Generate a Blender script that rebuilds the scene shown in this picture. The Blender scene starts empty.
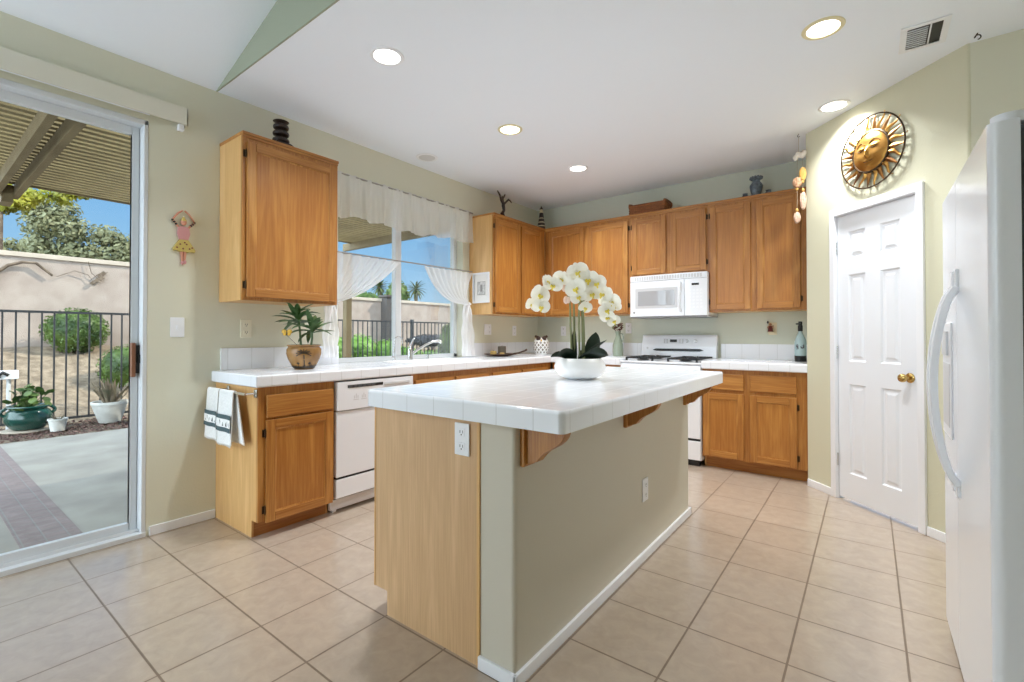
import bpy, bmesh, math, random
from math import sin, cos, pi, sqrt, radians, atan2, exp
from mathutils import Vector, Matrix, noise
random.seed(7)
S = bpy.context.scene
COL = S.collection

# ------------------------------------------------------------------ camera, sky, sun, exposure
cam = bpy.data.cameras.new('camera')
camo = bpy.data.objects.new('camera', cam)
COL.objects.link(camo)
YAW = .6499
camo.location = (3.3368, -.562, 1.176)
camo.rotation_euler = (pi/2 + .0105, 0, YAW)
cam.sensor_width = 36
cam.lens = 469.73/1024*36
cam.shift_y = -(341-329.86)/1024
cam.clip_start = .05
cam.clip_end = 300
S.camera = camo
S.view_settings.view_transform = 'Standard'
S.view_settings.look = 'None'
S.view_settings.gamma = 1
S.view_settings.use_curve_mapping = False
S.view_settings.exposure = 0.45
S.cycles.max_bounces = 12
S.cycles.diffuse_bounces = 8
S.cycles.transparent_max_bounces = 24
S.cycles.caustics_reflective = False
S.cycles.caustics_refractive = False
S.cycles.sample_clamp_indirect = 4

def lin(r, g, b):
    f = lambda c: c/12.92 if c <= .04045 else ((c+.055)/1.055)**2.4
    return (f(r/255), f(g/255), f(b/255), 1)

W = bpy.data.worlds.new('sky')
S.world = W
W.use_nodes = True
wn = W.node_tree.nodes
wl = W.node_tree.links
wn.clear()
wo = wn.new('ShaderNodeOutputWorld')
wb = wn.new('ShaderNodeBackground')
wt = wn.new('ShaderNodeTexCoord')
ws = wn.new('ShaderNodeSeparateXYZ')
wr = wn.new('ShaderNodeValToRGB')
wm = wn.new('ShaderNodeMath')
wm.operation = 'MULTIPLY_ADD'
wm.inputs[1].default_value = .5
wm.inputs[2].default_value = .5
wl.new(wt.outputs['Generated'], ws.inputs[0])
wl.new(ws.outputs['Z'], wm.inputs[0])
wl.new(wm.outputs[0], wr.inputs[0])
# unseen sky behind the camera is brightened as added fill light for the room
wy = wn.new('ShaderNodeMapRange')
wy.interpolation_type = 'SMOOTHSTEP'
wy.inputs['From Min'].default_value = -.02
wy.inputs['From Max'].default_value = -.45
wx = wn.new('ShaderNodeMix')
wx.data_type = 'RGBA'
SKY_FILL = 6.0
wx.inputs[7].default_value = (.80*SKY_FILL, .93*SKY_FILL, 1.06*SKY_FILL, 1)
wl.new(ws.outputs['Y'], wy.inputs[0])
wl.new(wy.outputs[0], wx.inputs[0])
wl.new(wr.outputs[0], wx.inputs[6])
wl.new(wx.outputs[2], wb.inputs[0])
wl.new(wb.outputs[0], wo.inputs[0])
els = wr.color_ramp.elements
els[0].position = 0
els[0].color = lin(176, 168, 156)
els[1].position = 1
els[1].color = lin(96, 150, 214)
for p, c in ((.485, lin(190, 182, 170)), (.505, lin(186, 214, 238)), (.55, lin(160, 204, 240)), (.62, lin(126, 182, 234)), (.75, lin(104, 164, 226))):
    e = els.new(p)
    e.color = c
wb.inputs[1].default_value = .8

sun = bpy.data.lights.new('sun', 'SUN')
suno = bpy.data.objects.new('sun', sun)
COL.objects.link(suno)
SUN_DIR = Vector((.42, .62, .66)).normalized()
suno.rotation_euler = SUN_DIR.to_track_quat('Z', 'Y').to_euler()
sun.energy = 4.2
sun.color = (1, .94, .84)
sun.angle = .009

CEIL = 2.757
LAMP_POWER = 11
DOWNLIGHTS = [(1.169, 1.118), (1.145, 2.297), (1.147, 3.355), (3.158, 2.325), (3.154, 3.352)]

# ------------------------------------------------------------------ materials
class NT:
    def __init__(s, name):
        s.m = bpy.data.materials.new(name)
        s.m.use_nodes = True
        s.t = s.m.node_tree
        s.b = s.t.nodes['Principled BSDF']
        s.out = s.t.nodes['Material Output']
    def n(s, typ, **kw):
        x = s.t.nodes.new('ShaderNode'+typ)
        for k, v in kw.items():
            if k.startswith('i_'):
                k = k[2:]
                k = int(k) if k.isdigit() else k.replace('_', ' ')
                x.inputs[k].default_value = v
            else:
                setattr(x, k, v)
        return x
    def l(s, a, b):
        s.t.links.new(a, b)
    def ramp(s, fac, stops):
        r = s.n('ValToRGB')
        e = r.color_ramp.elements
        e[0].position, e[0].color = stops[0]
        e[1].position, e[1].color = stops[-1]
        for p, c in stops[1:-1]:
            q = e.new(p)
            q.color = c
        s.l(fac, r.inputs[0])
        return r
    def bump(s, h, strength, dist=.002):
        b = s.n('Bump', i_Strength=strength, i_Distance=dist)
        s.l(h, b.inputs['Height'])
        s.l(b.outputs[0], s.b.inputs['Normal'])

def plain(name, col, rough=.5, metal=0, spec=.5, coat=0, emit=None, estr=0):
    t = NT(name)
    b = t.b
    b.inputs['Base Color'].default_value = col
    b.inputs['Roughness'].default_value = rough
    b.inputs['Metallic'].default_value = metal
    b.inputs['Specular IOR Level'].default_value = spec
    b.inputs['Coat Weight'].default_value = coat
    b.inputs['Coat Roughness'].default_value = .08
    if emit:
        b.inputs['Emission Color'].default_value = emit
        b.inputs['Emission Strength'].default_value = estr
    return t.m

def speckle(name, c1, c2, scale=20, rough=.6, bump=0, bscale=None, detail=4, lo=.35, hi=.65, dist=.003):
    t = NT(name)
    tc = t.n('TexCoord')
    nz = t.n('TexNoise', i_Scale=scale, i_Detail=detail)
    t.l(tc.outputs['Object'], nz.inputs['Vector'])
    r = t.ramp(nz.outputs['Fac'], [(lo, c1), (hi, c2)])
    t.l(r.outputs[0], t.b.inputs['Base Color'])
    t.b.inputs['Roughness'].default_value = rough
    if bump:
        n2 = t.n('TexNoise', i_Scale=bscale or scale*3, i_Detail=3)
        t.l(tc.outputs['Object'], n2.inputs['Vector'])
        t.bump(n2.outputs['Fac'], bump, dist)
    return t.m

def wood(name, c_dark, c_mid, c_light, axis='z', rough=.36, fine=60, contrast=1):
    t = NT(name)
    tc = t.n('TexCoord')
    oi = t.n('ObjectInfo')
    mul = t.n('VectorMath', operation='SCALE')
    add = t.n('VectorMath', operation='ADD')
    t.l(oi.outputs['Random'], mul.inputs['Scale'])
    mul.inputs[0].default_value = (9, 7, 5)
    t.l(tc.outputs['Object'], add.inputs[0])
    t.l(mul.outputs[0], add.inputs[1])
    def mapped(a, b):
        mp = t.n('Mapping')
        sc = [a, a, a]
        sc['xyz'.index(axis)] = b
        mp.inputs['Scale'].default_value = sc
        t.l(add.outputs[0], mp.inputs['Vector'])
        return mp.outputs[0]
    big = t.n('TexNoise', i_Scale=1, i_Detail=3, i_Distortion=1.6)
    t.l(mapped(7, .9), big.inputs['Vector'])
    bands = t.n('Math', operation='MULTIPLY', i_1=9.0)
    t.l(big.outputs['Fac'], bands.inputs[0])
    sn = t.n('Math', operation='SINE')
    t.l(bands.outputs[0], sn.inputs[0])
    s2 = t.n('Math', operation='MULTIPLY_ADD', i_1=.30, i_2=.5)
    t.l(sn.outputs[0], s2.inputs[0])
    fi = t.n('TexNoise', i_Scale=1, i_Detail=5, i_Roughness=.65)
    t.l(mapped(fine*2.2, 3.5), fi.inputs['Vector'])
    mx = t.n('Mix', data_type='FLOAT', i_0=.55)
    t.l(s2.outputs[0], mx.inputs[2])
    t.l(fi.outputs['Fac'], mx.inputs[3])
    r = t.ramp(mx.outputs[0], [(.5-.2/contrast, c_dark), (.5, c_mid), (.5+.2/contrast, c_light)])
    t.l(r.outputs[0], t.b.inputs['Base Color'])
    t.b.inputs['Roughness'].default_value = rough
    t.bump(fi.outputs['Fac'], .12, .001)
    return t.m

def paint(name, col, bump=.18):
    t = NT(name)
    t.b.inputs['Base Color'].default_value = col
    t.b.inputs['Roughness'].default_value = .62
    t.b.inputs['Specular IOR Level'].default_value = .3
    tc = t.n('TexCoord')
    nz = t.n('TexNoise', i_Scale=95, i_Detail=2)
    t.l(tc.outputs['Object'], nz.inputs['Vector'])
    t.bump(nz.outputs['Fac'], bump, .003)
    return t.m

def tiled(name, size, mortar, c1, c2, cm, rough=.3, mottle=None, zoff=0, wallish=True, bump=.5, off=(0, 0)):
    t = NT(name)
    g = t.n('NewGeometry')
    sp = t.n('SeparateXYZ')
    t.l(g.outputs['Position'], sp.inputs[0])
    sn = t.n('SeparateXYZ')
    t.l(g.outputs['True Normal'], sn.inputs[0])
    top = t.n('CombineXYZ')
    for i in range(2):
        a = t.n('Math', operation='ADD', i_1=100*size+off[i])
        t.l(sp.outputs[i], a.inputs[0])
        t.l(a.outputs[0], top.inputs[i])
    vec = top.outputs[0]
    if wallish:
        ad = t.n('Math', operation='ADD')
        t.l(sp.outputs[0], ad.inputs[0])
        t.l(sp.outputs[1], ad.inputs[1])
        a2 = t.n('Math', operation='ADD', i_1=100*size)
        t.l(ad.outputs[0], a2.inputs[0])
        zz = t.n('Math', operation='ADD', i_1=100*size-zoff)
        t.l(sp.outputs[2], zz.inputs[0])
        side = t.n('CombineXYZ')
        t.l(a2.outputs[0], side.inputs[0])
        t.l(zz.outputs[0], side.inputs[1])
        ab = t.n('Math', operation='ABSOLUTE')
        t.l(sn.outputs[2], ab.inputs[0])
        gt = t.n('Math', operation='GREATER_THAN', i_1=.6)
        t.l(ab.outputs[0], gt.inputs[0])
        mv = t.n('Mix', data_type='VECTOR')
        t.l(gt.outputs[0], mv.inputs[0])
        t.l(side.outputs[0], mv.inputs[4])
        t.l(vec, mv.inputs[5])
        vec = mv.outputs[1]
    br = t.n('TexBrick', offset=0, offset_frequency=1, squash=1)
    br.inputs['Scale'].default_value = 1
    br.inputs['Brick Width'].default_value = size
    br.inputs['Row Height'].default_value = size
    br.inputs['Mortar Size'].default_value = mortar
    br.inputs['Mortar Smooth'].default_value = .15
    br.inputs['Bias'].default_value = 0
    br.inputs['Color1'].default_value = c1
    br.inputs['Color2'].default_value = c1
    br.inputs['Mortar'].default_value = cm
    t.l(vec, br.inputs['Vector'])
    colr = br.outputs['Color']
    if mottle:
        nz = t.n('TexNoise', i_Scale=mottle[0], i_Detail=6, i_Roughness=.62, i_Distortion=.6)
        t.l(g.outputs['Position'], nz.inputs['Vector'])
        rr = t.ramp(nz.outputs['Fac'], [(.3, mottle[1]), (.7, mottle[2])])
        mm = t.n('Mix', data_type='RGBA', blend_type='MULTIPLY', i_0=1.0)
        t.l(br.outputs['Color'], mm.inputs[6])
        t.l(rr.outputs[0], mm.inputs[7])
        colr = mm.outputs[2]
    t.l(colr, t.b.inputs['Base Color'])
    rg = t.n('MapRange')
    rg.inputs['To Min'].default_value = rough
    rg.inputs['To Max'].default_value = .8
    t.l(br.outputs['Fac'], rg.inputs['Value'])
    t.l(rg.outputs[0], t.b.inputs['Roughness'])
    iv = t.n('Math', operation='SUBTRACT', i_0=1.0)
    t.l(br.outputs['Fac'], iv.inputs[1])
    t.bump(iv.outputs[0], bump, .002)
    return t.m

def pane_mat(name, tint, refl=.5):
    t = NT(name)
    tr = t.n('BsdfTransparent')
    tr.inputs[0].default_value = tint
    gl = t.n('BsdfGlossy', i_Roughness=.0)
    fr = t.n('Fresnel', i_IOR=1.45)
    mu = t.n('Math', operation='MULTIPLY', i_1=refl)
    t.l(fr.outputs[0], mu.inputs[0])
    mx = t.n('MixShader')
    t.l(mu.outputs[0], mx.inputs[0])
    t.l(tr.outputs[0], mx.inputs[1])
    t.l(gl.outputs[0], mx.inputs[2])
    t.l(mx.outputs[0], t.out.inputs[0])
    return t.m

def sheer_mat(name, col, clear):
    t = NT(name)
    tr = t.n('BsdfTransparent')
    di = t.n('BsdfDiffuse')
    di.inputs[0].default_value = col
    tl = t.n('BsdfTranslucent')
    tl.inputs[0].default_value = col
    m1 = t.n('MixShader', i_0=.45)
    t.l(di.outputs[0], m1.inputs[1])
    t.l(tl.outputs[0], m1.inputs[2])
    m2 = t.n('MixShader', i_0=clear)
    t.l(m1.outputs[0], m2.inputs[1])
    t.l(tr.outputs[0], m2.inputs[2])
    t.l(m2.outputs[0], t.out.inputs[0])
    return t.m

def leafy(name, c1, c2, rough=.5, transl=.3, scale=6):
    t = NT(name)
    tc = t.n('TexCoord')
    nz = t.n('TexNoise', i_Scale=scale, i_Detail=3)
    t.l(tc.outputs['Object'], nz.inputs['Vector'])
    r = t.ramp(nz.outputs['Fac'], [(.35, c1), (.65, c2)])
    t.l(r.outputs[0], t.b.inputs['Base Color'])
    t.b.inputs['Roughness'].default_value = rough
    tl = t.n('BsdfTranslucent')
    t.l(r.outputs[0], tl.inputs[0])
    mx = t.n('MixShader', i_0=transl)
    t.l(t.b.outputs[0], mx.inputs[1])
    t.l(tl.outputs[0], mx.inputs[2])
    t.l(mx.outputs[0], t.out.inputs[0])
    return t.m

M = {}
M['wall'] = paint('cream wall paint', lin(219, 218, 199))
M['valance'] = plain('off white valance board', lin(222, 219, 204), .5)
M['halfwall'] = paint('warm grey wall paint', lin(205, 199, 183))
M['sage'] = paint('sage wall paint', lin(208, 213, 198))
M['vault_sage_shaded'] = paint('shade-darkened sage wall paint', lin(160, 166, 146))  # sage made darker: shade on the vault face put into its colour
M['pantry'] = paint('pale green wall paint', lin(213, 211, 186))
M['ceil'] = paint('ceiling paint', lin(240, 246, 254), .12)
M['trim'] = plain('white trim paint', lin(238, 240, 244), .35)
M['door'] = plain('white door paint', lin(234, 237, 242), .38)
M['floor'] = tiled('floor tile', .344, .0042, lin(180, 164, 147), lin(194, 177, 158), lin(122, 104, 86), .2,
                   (16, (.88, .87, .86, 1), (1.05, 1.05, 1.05, 1)), wallish=False, bump=.35)
M['floor'].node_tree.nodes['Principled BSDF'].inputs['Coat Weight'].default_value = .6
M['floor'].node_tree.nodes['Principled BSDF'].inputs['Coat Roughness'].default_value = .28
M['tile'] = tiled('white ceramic tile', .15, .0016, lin(238, 241, 246), lin(236, 236, 237), lin(204, 206, 208), .13, zoff=.945, bump=.35, off=(.06, .045))
OAK = (lin(158, 100, 44), lin(188, 132, 66), lin(204, 150, 84))
M['oak_z'] = wood('honey oak vertical grain', *OAK, 'z')
M['oak_x'] = wood('honey oak grain along x', *OAK, 'x')
M['oak_y'] = wood('honey oak grain along y', *OAK, 'y')
PAN = (lin(164, 104, 46), lin(184, 126, 60), lin(198, 142, 74))
M['oak_panel'] = wood('honey oak panel veneer', *PAN, 'z', fine=45)
M['veneer'] = wood('pale birch veneer', lin(206, 160, 100), lin(220, 177, 118), lin(228, 189, 134), 'z', .4, 30)
M['island_oak'] = wood('pale oak veneer', lin(196, 158, 116), lin(212, 175, 131), lin(222, 188, 146), 'z', .42, 70)
M['enamel'] = plain('white appliance enamel', lin(238, 241, 246), .22, coat=.3)
M['fridge_side'] = speckle('textured white fridge steel', lin(222, 224, 227), lin(229, 231, 233), 60, .35, .25, 240)
M['plastic'] = plain('white plastic', lin(238, 240, 244), .35)
M['ivory'] = plain('ivory plastic', lin(234, 230, 210), .4)
M['grey'] = plain('grey plastic', lin(150, 150, 150), .4)
M['lightgrey'] = plain('light grey panel', lin(206, 207, 209), .3)
M['window_grey'] = plain('grey oven glass', lin(172, 174, 178), .08, coat=.5)
M['black'] = plain('black', lin(16, 16, 17), .4)
M['iron'] = plain('black cast iron', lin(26, 26, 28), .55)
M['gasket'] = plain('dark grey gasket', lin(74, 76, 80), .6)
M['chrome'] = plain('chrome', lin(226, 228, 230), .12, 1)
M['brass'] = plain('polished brass', lin(200, 168, 104), .18, 1)
M['bronze'] = plain('dark bronze', lin(74, 58, 40), .4, .8)
M['alu'] = plain('white aluminium frame', lin(214, 217, 219), .35, .0)
M['pane'] = pane_mat('window glass', (.95, .97, .96, 1), .3)
M['sheer'] = sheer_mat('white sheer voile', (.96, .96, .97, 1), .16)
M['lace'] = sheer_mat('cream lace voile', (.97, .96, .94, 1), .32)
M['rod'] = plain('grey curtain rod', lin(150, 146, 140), .4)
M['lamp'] = plain('lit lamp lens', (1, 1, 1, 1), .5, emit=(1, .96, .88, 1), estr=6)
M['can_cream'] = plain('cream lamp trim', lin(226, 216, 176), .5)
M['white_cloth'] = speckle('white terry cloth', lin(232, 232, 230), lin(242, 242, 240), 90, .95, .6, 400)
M['teal'] = plain('dark teal woven band', lin(74, 92, 96), .9)
M['pine'] = plain('dark pine woven motif', lin(34, 48, 48), .9)
M['ceramic'] = plain('white ceramic', lin(240, 240, 239), .3, coat=.2)
M['petal'] = leafy('white orchid petal', lin(246, 244, 232), lin(250, 249, 243), .55, .25)
M['pink_petal'] = plain('pale pink petal', lin(236, 206, 190), .55)
M['lip'] = plain('yellow orchid lip', lin(232, 212, 84), .5)
M['stem'] = plain('olive green stem', lin(128, 134, 92), .5)
M['darkleaf'] = leafy('dark glossy leaf', lin(22, 36, 28), lin(38, 54, 40), .28, .05)
M['palmleaf'] = leafy('green plant leaf', lin(48, 84, 46), lin(96, 128, 80), .4, .15, 14)
M['pot_tan'] = speckle('tan glazed clay', lin(134, 98, 54), lin(162, 122, 72), 12, .25)
M['motif'] = plain('dark brown painted motif', lin(54, 40, 24), .4)
M['yellow'] = plain('yellow ornament', lin(222, 176, 60), .5)
M['darkwood'] = plain('very dark wood', lin(40, 26, 20), .4)
M['wicker'] = wood('brown wicker', lin(104, 58, 24), lin(160, 98, 48), lin(196, 132, 76), 'x', .6, 90)
M['slate'] = speckle('blue grey stoneware', lin(72, 82, 92), lin(116, 126, 134), 30, .35)
M['sage_glass'] = plain('sage green glazed glass', lin(140, 152, 134), .12, coat=.6)
M['dried'] = plain('dried red brown petals', lin(92, 52, 40), .8)
M['blue_glass'] = plain('pale blue glass', lin(164, 186, 188), .08, coat=.6)
M['cream'] = plain('cream', lin(230, 218, 186), .5)
M['owl_brown'] = plain('dark brown glaze', lin(66, 40, 26), .35)
M['owl_hole'] = plain('dark lattice hole', lin(120, 110, 98), .7)
M['gold'] = speckle('antique gold metal', lin(168, 120, 56), lin(208, 160, 84), 8, .3)
M['gold'].node_tree.nodes['Principled BSDF'].inputs['Metallic'].default_value = .85
M['copper'] = speckle('copper bronze metal', lin(112, 74, 42), lin(176, 124, 62), 10, .34)
M['copper'].node_tree.nodes['Principled BSDF'].inputs['Metallic'].default_value = .8
M['shell_white'] = plain('white shell', lin(228, 220, 208), .5)
M['shell_pink'] = speckle('pink brown shell', lin(190, 152, 130), lin(216, 190, 168), 60, .5)
M['shell_brown'] = speckle('brown shell', lin(156, 108, 76), lin(206, 168, 136), 50, .5)
M['shell_orange'] = plain('orange shell', lin(216, 170, 92), .45)
M['string'] = plain('beige string', lin(176, 160, 136), .8)
M['pink'] = plain('pink glaze', lin(208, 150, 152), .5)
M['skin'] = plain('terracotta skin glaze', lin(206, 146, 122), .5)
M['doll_yellow'] = plain('mustard glaze', lin(196, 176, 96), .5)
M['maroon'] = plain('maroon dots', lin(110, 44, 40), .5)
M['amber'] = plain('gold candle wax', lin(196, 166, 100), .5)
M['brownwax'] = plain('grey brown candle wax', lin(92, 84, 72), .5)
M['wood_handle'] = plain('brown wooden handle', lin(126, 82, 56), .5)
M['paper'] = plain('white picture mat', lin(238, 238, 236), .6)
M['sketch'] = speckle('grey pencil drawing', lin(186, 188, 188), lin(228, 229, 228), 40, .7)
# outdoors
M['concrete'] = speckle('patio concrete', lin(154, 147, 137), lin(174, 167, 156), 2.2, .85, .2, 50)
M['brickband'] = tiled('brick paver band', .1, .004, lin(150, 132, 128), lin(164, 146, 140), lin(150, 144, 138), .8, (9, (.8, .8, .8, 1), (1.1, 1.1, 1.1, 1)), wallish=False)
M['mulch'] = speckle('red brown mulch', lin(74, 54, 48), lin(140, 110, 100), 40, .95, 1, 90, dist=.02)
M['dirt'] = speckle('dry dirt slope', lin(112, 97, 80), lin(150, 133, 112), 7, .95, 1, 30, dist=.03)
M['stucco'] = speckle('stucco garden wall', lin(158, 142, 131), lin(172, 157, 145), 3, .95, .8, 60, dist=.01)
M['stucco_cap'] = speckle('stucco wall cap', lin(176, 162, 146), lin(188, 174, 158), 3, .95, .5, 60)
M['fence'] = plain('black iron fence paint', lin(46, 48, 52), .5)
M['perg'] = speckle('khaki painted timber', lin(104, 88, 60), lin(122, 106, 76), 3, .7)
M['perg_slat'] = speckle('cream painted lattice', lin(116, 102, 70), lin(136, 122, 86), 3, .7)
M['bush'] = leafy('bush leaves', lin(46, 72, 30), lin(104, 128, 58), .5, .3, 3)
M['hedge'] = leafy('bright shrub leaves', lin(104, 146, 58), lin(156, 190, 96), .5, .35, 2)
M['darkbush'] = leafy('dark purple shrub leaves', lin(42, 42, 46), lin(72, 72, 76), .6, .2, 3)
M['oliveleaf'] = leafy('dusty olive tree leaves', lin(96, 102, 68), lin(154, 152, 114), .6, .3, .7)
M['yellowleaf'] = leafy('yellow green leaves', lin(126, 130, 34), lin(186, 178, 66), .5, .4, 2)
M['bark'] = speckle('grey brown bark', lin(84, 70, 58), lin(120, 104, 88), 8, .95)
M['palm'] = leafy('palm frond', lin(48, 66, 34), lin(86, 100, 56), .5, .2, 1)
M['greenglaze'] = plain('dark green glaze', lin(24, 70, 62), .2, coat=.4)
M['agave'] = leafy('grey green succulent', lin(84, 84, 64), lin(134, 116, 98), .6, .1, 10)
M['potwhite'] = speckle('weathered white pot', lin(206, 204, 198), lin(226, 224, 218), 9, .8)

# ------------------------------------------------------------------ mesh builder
class MB:
    def __init__(s):
        s.b = bmesh.new()
        s.mi = 0
    def _fin(s, n0):
        s.b.faces.ensure_lookup_table()
        for f in s.b.faces[n0:]:
            f.material_index = s.mi
    def merge(s, t):
        me = bpy.data.meshes.new('t')
        t.to_mesh(me)
        t.free()
        n0 = len(s.b.faces)
        s.b.from_mesh(me)
        bpy.data.meshes.remove(me)
        s._fin(n0)
        return s
    def box(s, x0, x1, y0, y1, z0, z1, bev=0, seg=2, mat=None):
        if mat is not None:
            s.mi = mat
        t = bmesh.new()
        bmesh.ops.create_cube(t, size=1)
        for v in t.verts:
            v.co = Vector(((x0+x1)/2+v.co.x*(x1-x0), (y0+y1)/2+v.co.y*(y1-y0), (z0+z1)/2+v.co.z*(z1-z0)))
        if bev:
            bmesh.ops.bevel(t, geom=t.edges[:], offset=bev, segments=seg, profile=.5, affect='EDGES')
        return s.merge(t)
    def faces(s, vs, fs):
        n0 = len(s.b.faces)
        bv = [s.b.verts.new(v) for v in vs]
        for f in fs:
            try:
                s.b.faces.new([bv[i] for i in f])
            except ValueError:
                pass
        s._fin(n0)
        return s
    def prism(s, pts, ext, bev=0):
        t = bmesh.new()
        e = Vector(ext)
        n = len(pts)
        a = [t.verts.new(p) for p in pts]
        b = [t.verts.new(Vector(p)+e) for p in pts]
        t.faces.new(a)
        t.faces.new(b[::-1])
        for i in range(n):
            t.faces.new((a[i], b[i], b[(i+1) % n], a[(i+1) % n]))
        if bev:
            bmesh.ops.bevel(t, geom=t.edges[:], offset=bev, segments=2, profile=.5, affect='EDGES')
        return s.merge(t)
    def tube(s, pts, r, seg=8, cap=True):
        pts = [Vector(p) for p in pts]
        n = len(pts)
        rs = r if isinstance(r, (list, tuple)) else [r]*n
        vs, fs = [], []
        ref = None
        for i, p in enumerate(pts):
            d = (pts[min(i+1, n-1)]-pts[max(i-1, 0)])
            d = d.normalized() if d.length > 1e-9 else Vector((0, 0, 1))
            if ref is None:
                ref = Vector((0, 0, 1)) if abs(d.z) < .9 else Vector((1, 0, 0))
            a = ref-d*ref.dot(d)
            a.normalize()
            ref = a
            b = d.cross(a)
            for k in range(seg):
                th = 2*pi*k/seg
                vs.append(p+a*(rs[i]*cos(th))+b*(rs[i]*sin(th)))
        for i in range(n-1):
            for k in range(seg):
                k2 = (k+1) % seg
                fs.append((i*seg+k, i*seg+k2, (i+1)*seg+k2, (i+1)*seg+k))
        if cap:
            fs.append(tuple(range(seg))[::-1])
            fs.append(tuple((n-1)*seg+k for k in range(seg)))
        return s.faces(vs, fs)
    def lathe(s, prof, c=(0, 0, 0), seg=32, sx=1, sy=1):
        vs, fs = [], []
        n = len(prof)
        for r, z in prof:
            for k in range(seg):
                th = 2*pi*k/seg
                vs.append((c[0]+r*cos(th)*sx, c[1]+r*sin(th)*sy, c[2]+z))
        for i in range(n-1):
            for k in range(seg):
                k2 = (k+1) % seg
                fs.append((i*seg+k, i*seg+k2, (i+1)*seg+k2, (i+1)*seg+k))
        if prof[0][0] > 1e-6:
            fs.append(tuple(range(seg))[::-1])
        if prof[-1][0] > 1e-6:
            fs.append(tuple((n-1)*seg+k for k in range(seg)))
        return s.faces(vs, fs)
    def ball(s, c, r, u=16, v=10, rot=None):
        t = bmesh.new()
        bmesh.ops.create_uvsphere(t, u_segments=u, v_segments=v, radius=1)
        r = r if isinstance(r, (list, tuple)) else (r, r, r)
        R = rot or Matrix.Identity(3)
        for w in t.verts:
            w.co = Vector(c)+R @ Vector((w.co.x*r[0], w.co.y*r[1], w.co.z*r[2]))
        return s.merge(t)
    def grid(s, fn, nu, nv):
        vs = [fn(i/nu, j/nv) for j in range(nv+1) for i in range(nu+1)]
        fs = [(j*(nu+1)+i, j*(nu+1)+i+1, (j+1)*(nu+1)+i+1, (j+1)*(nu+1)+i) for j in range(nv) for i in range(nu)]
        return s.faces(vs, fs)
    def xf(s, Mx):
        bmesh.ops.transform(s.b, matrix=Mx, verts=s.b.verts[:])
        return s
    def thick(s, t):
        bmesh.ops.recalc_face_normals(s.b, faces=s.b.faces[:])
        geo = bmesh.ops.solidify(s.b, geom=s.b.faces[:], thickness=t)
        return s
    def build(s, name, mats, parent=None, smooth=40, weld=True):
        b = s.b
        if weld:
            bmesh.ops.remove_doubles(b, verts=b.verts[:], dist=1e-6)
        bmesh.ops.recalc_face_normals(b, faces=b.faces[:])
        me = bpy.data.meshes.new(name)
        b.to_mesh(me)
        b.free()
        if not isinstance(mats, (list, tuple)):
            mats = [mats]
        for m in mats:
            me.materials.append(M[m] if isinstance(m, str) else m)
        if smooth:
            me.polygons.foreach_set('use_smooth', [True]*len(me.polygons))
            me.set_sharp_from_angle(angle=radians(smooth))
        o = bpy.data.objects.new(name, me)
        COL.objects.link(o)
        if smooth and smooth < 100:
            wn_ = o.modifiers.new('weighted_normals', 'WEIGHTED_NORMAL')
            wn_.keep_sharp = True
            wn_.weight = 100
        if parent is not None:
            r = parent
            while r.parent is not None:
                r = r.parent
            me.transform(r.matrix_basis.inverted())
            o.parent = parent
        return o

def thing(name, label, cat, loc=(0, 0, 0), rz=0, group=None):
    o = bpy.data.objects.new(name, None)
    o.empty_display_size = .1
    COL.objects.link(o)
    o.location = loc
    o.rotation_euler = (0, 0, rz)
    o.matrix_basis = Matrix.Translation(loc) @ Matrix.Rotation(rz, 4, 'Z')
    return tag(o, label, cat, group)
def tag(o, label, cat, group=None, kind=None):
    o['label'] = label
    o['category'] = cat
    if group:
        o['group'] = group
    if kind:
        o['kind'] = kind
    return o
def struct(o, label=None, cat=None):
    o['kind'] = 'structure'
    if label:
        o['label'] = label
    if cat:
        o['category'] = cat
    return o
def recentre(o):
    """origin of a one-mesh thing to the middle of its base"""
    me = o.data
    xs = [v.co for v in me.vertices]
    c = Vector(((min(p.x for p in xs)+max(p.x for p in xs))/2, (min(p.y for p in xs)+max(p.y for p in xs))/2, min(p.z for p in xs)))
    me.transform(Matrix.Translation(-c))
    o.location = c
    return o
def dup(o, loc, rz=0, label=None, group=None, scale=None):
    def cp(a, par):
        c = a.copy()
        COL.objects.link(c)
        c.parent = par
        for ch in a.children:
            cp(ch, c)
        return c
    r = cp(o, None)
    r.location = loc
    r.rotation_euler = (0, 0, rz)
    if scale:
        r.scale = scale
    if label:
        r['label'] = label
    if group:
        r['group'] = group
    return r
def plate(xs, ys, filled, z0, z1, bev=.01, seg=3):
    """a slab made of grid cells, one welded mesh with rounded rims"""
    t = bmesh.new()
    V = {}
    def g(i, j, z):
        k = (i, j, z)
        if k not in V:
            V[k] = t.verts.new((xs[i], ys[j], z))
        return V[k]
    F = {(i, j) for i in range(len(xs)-1) for j in range(len(ys)-1) if filled(i, j)}
    for i, j in F:
        t.faces.new((g(i, j, z1), g(i+1, j, z1), g(i+1, j+1, z1), g(i, j+1, z1)))
        t.faces.new((g(i, j, z0), g(i, j+1, z0), g(i+1, j+1, z0), g(i+1, j, z0)))
        for di, dj, a, b in ((-1, 0, (i, j), (i, j+1)), (1, 0, (i+1, j), (i+1, j+1)), (0, -1, (i, j), (i+1, j)), (0, 1, (i, j+1), (i+1, j+1))):
            if (i+di, j+dj) not in F:
                t.faces.new((g(*a, z0), g(*b, z0), g(*b, z1), g(*a, z1)))
    bmesh.ops.recalc_face_normals(t, faces=t.faces[:])
    if bev:
        ed = [e for e in t.edges if len(e.link_faces) == 2 and e.link_faces[0].normal.dot(e.link_faces[1].normal) < .5]
        bmesh.ops.bevel(t, geom=ed, offset=bev, segments=seg, profile=.5, affect='EDGES')
    m = MB()
    m.merge(t)
    return m

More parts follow.
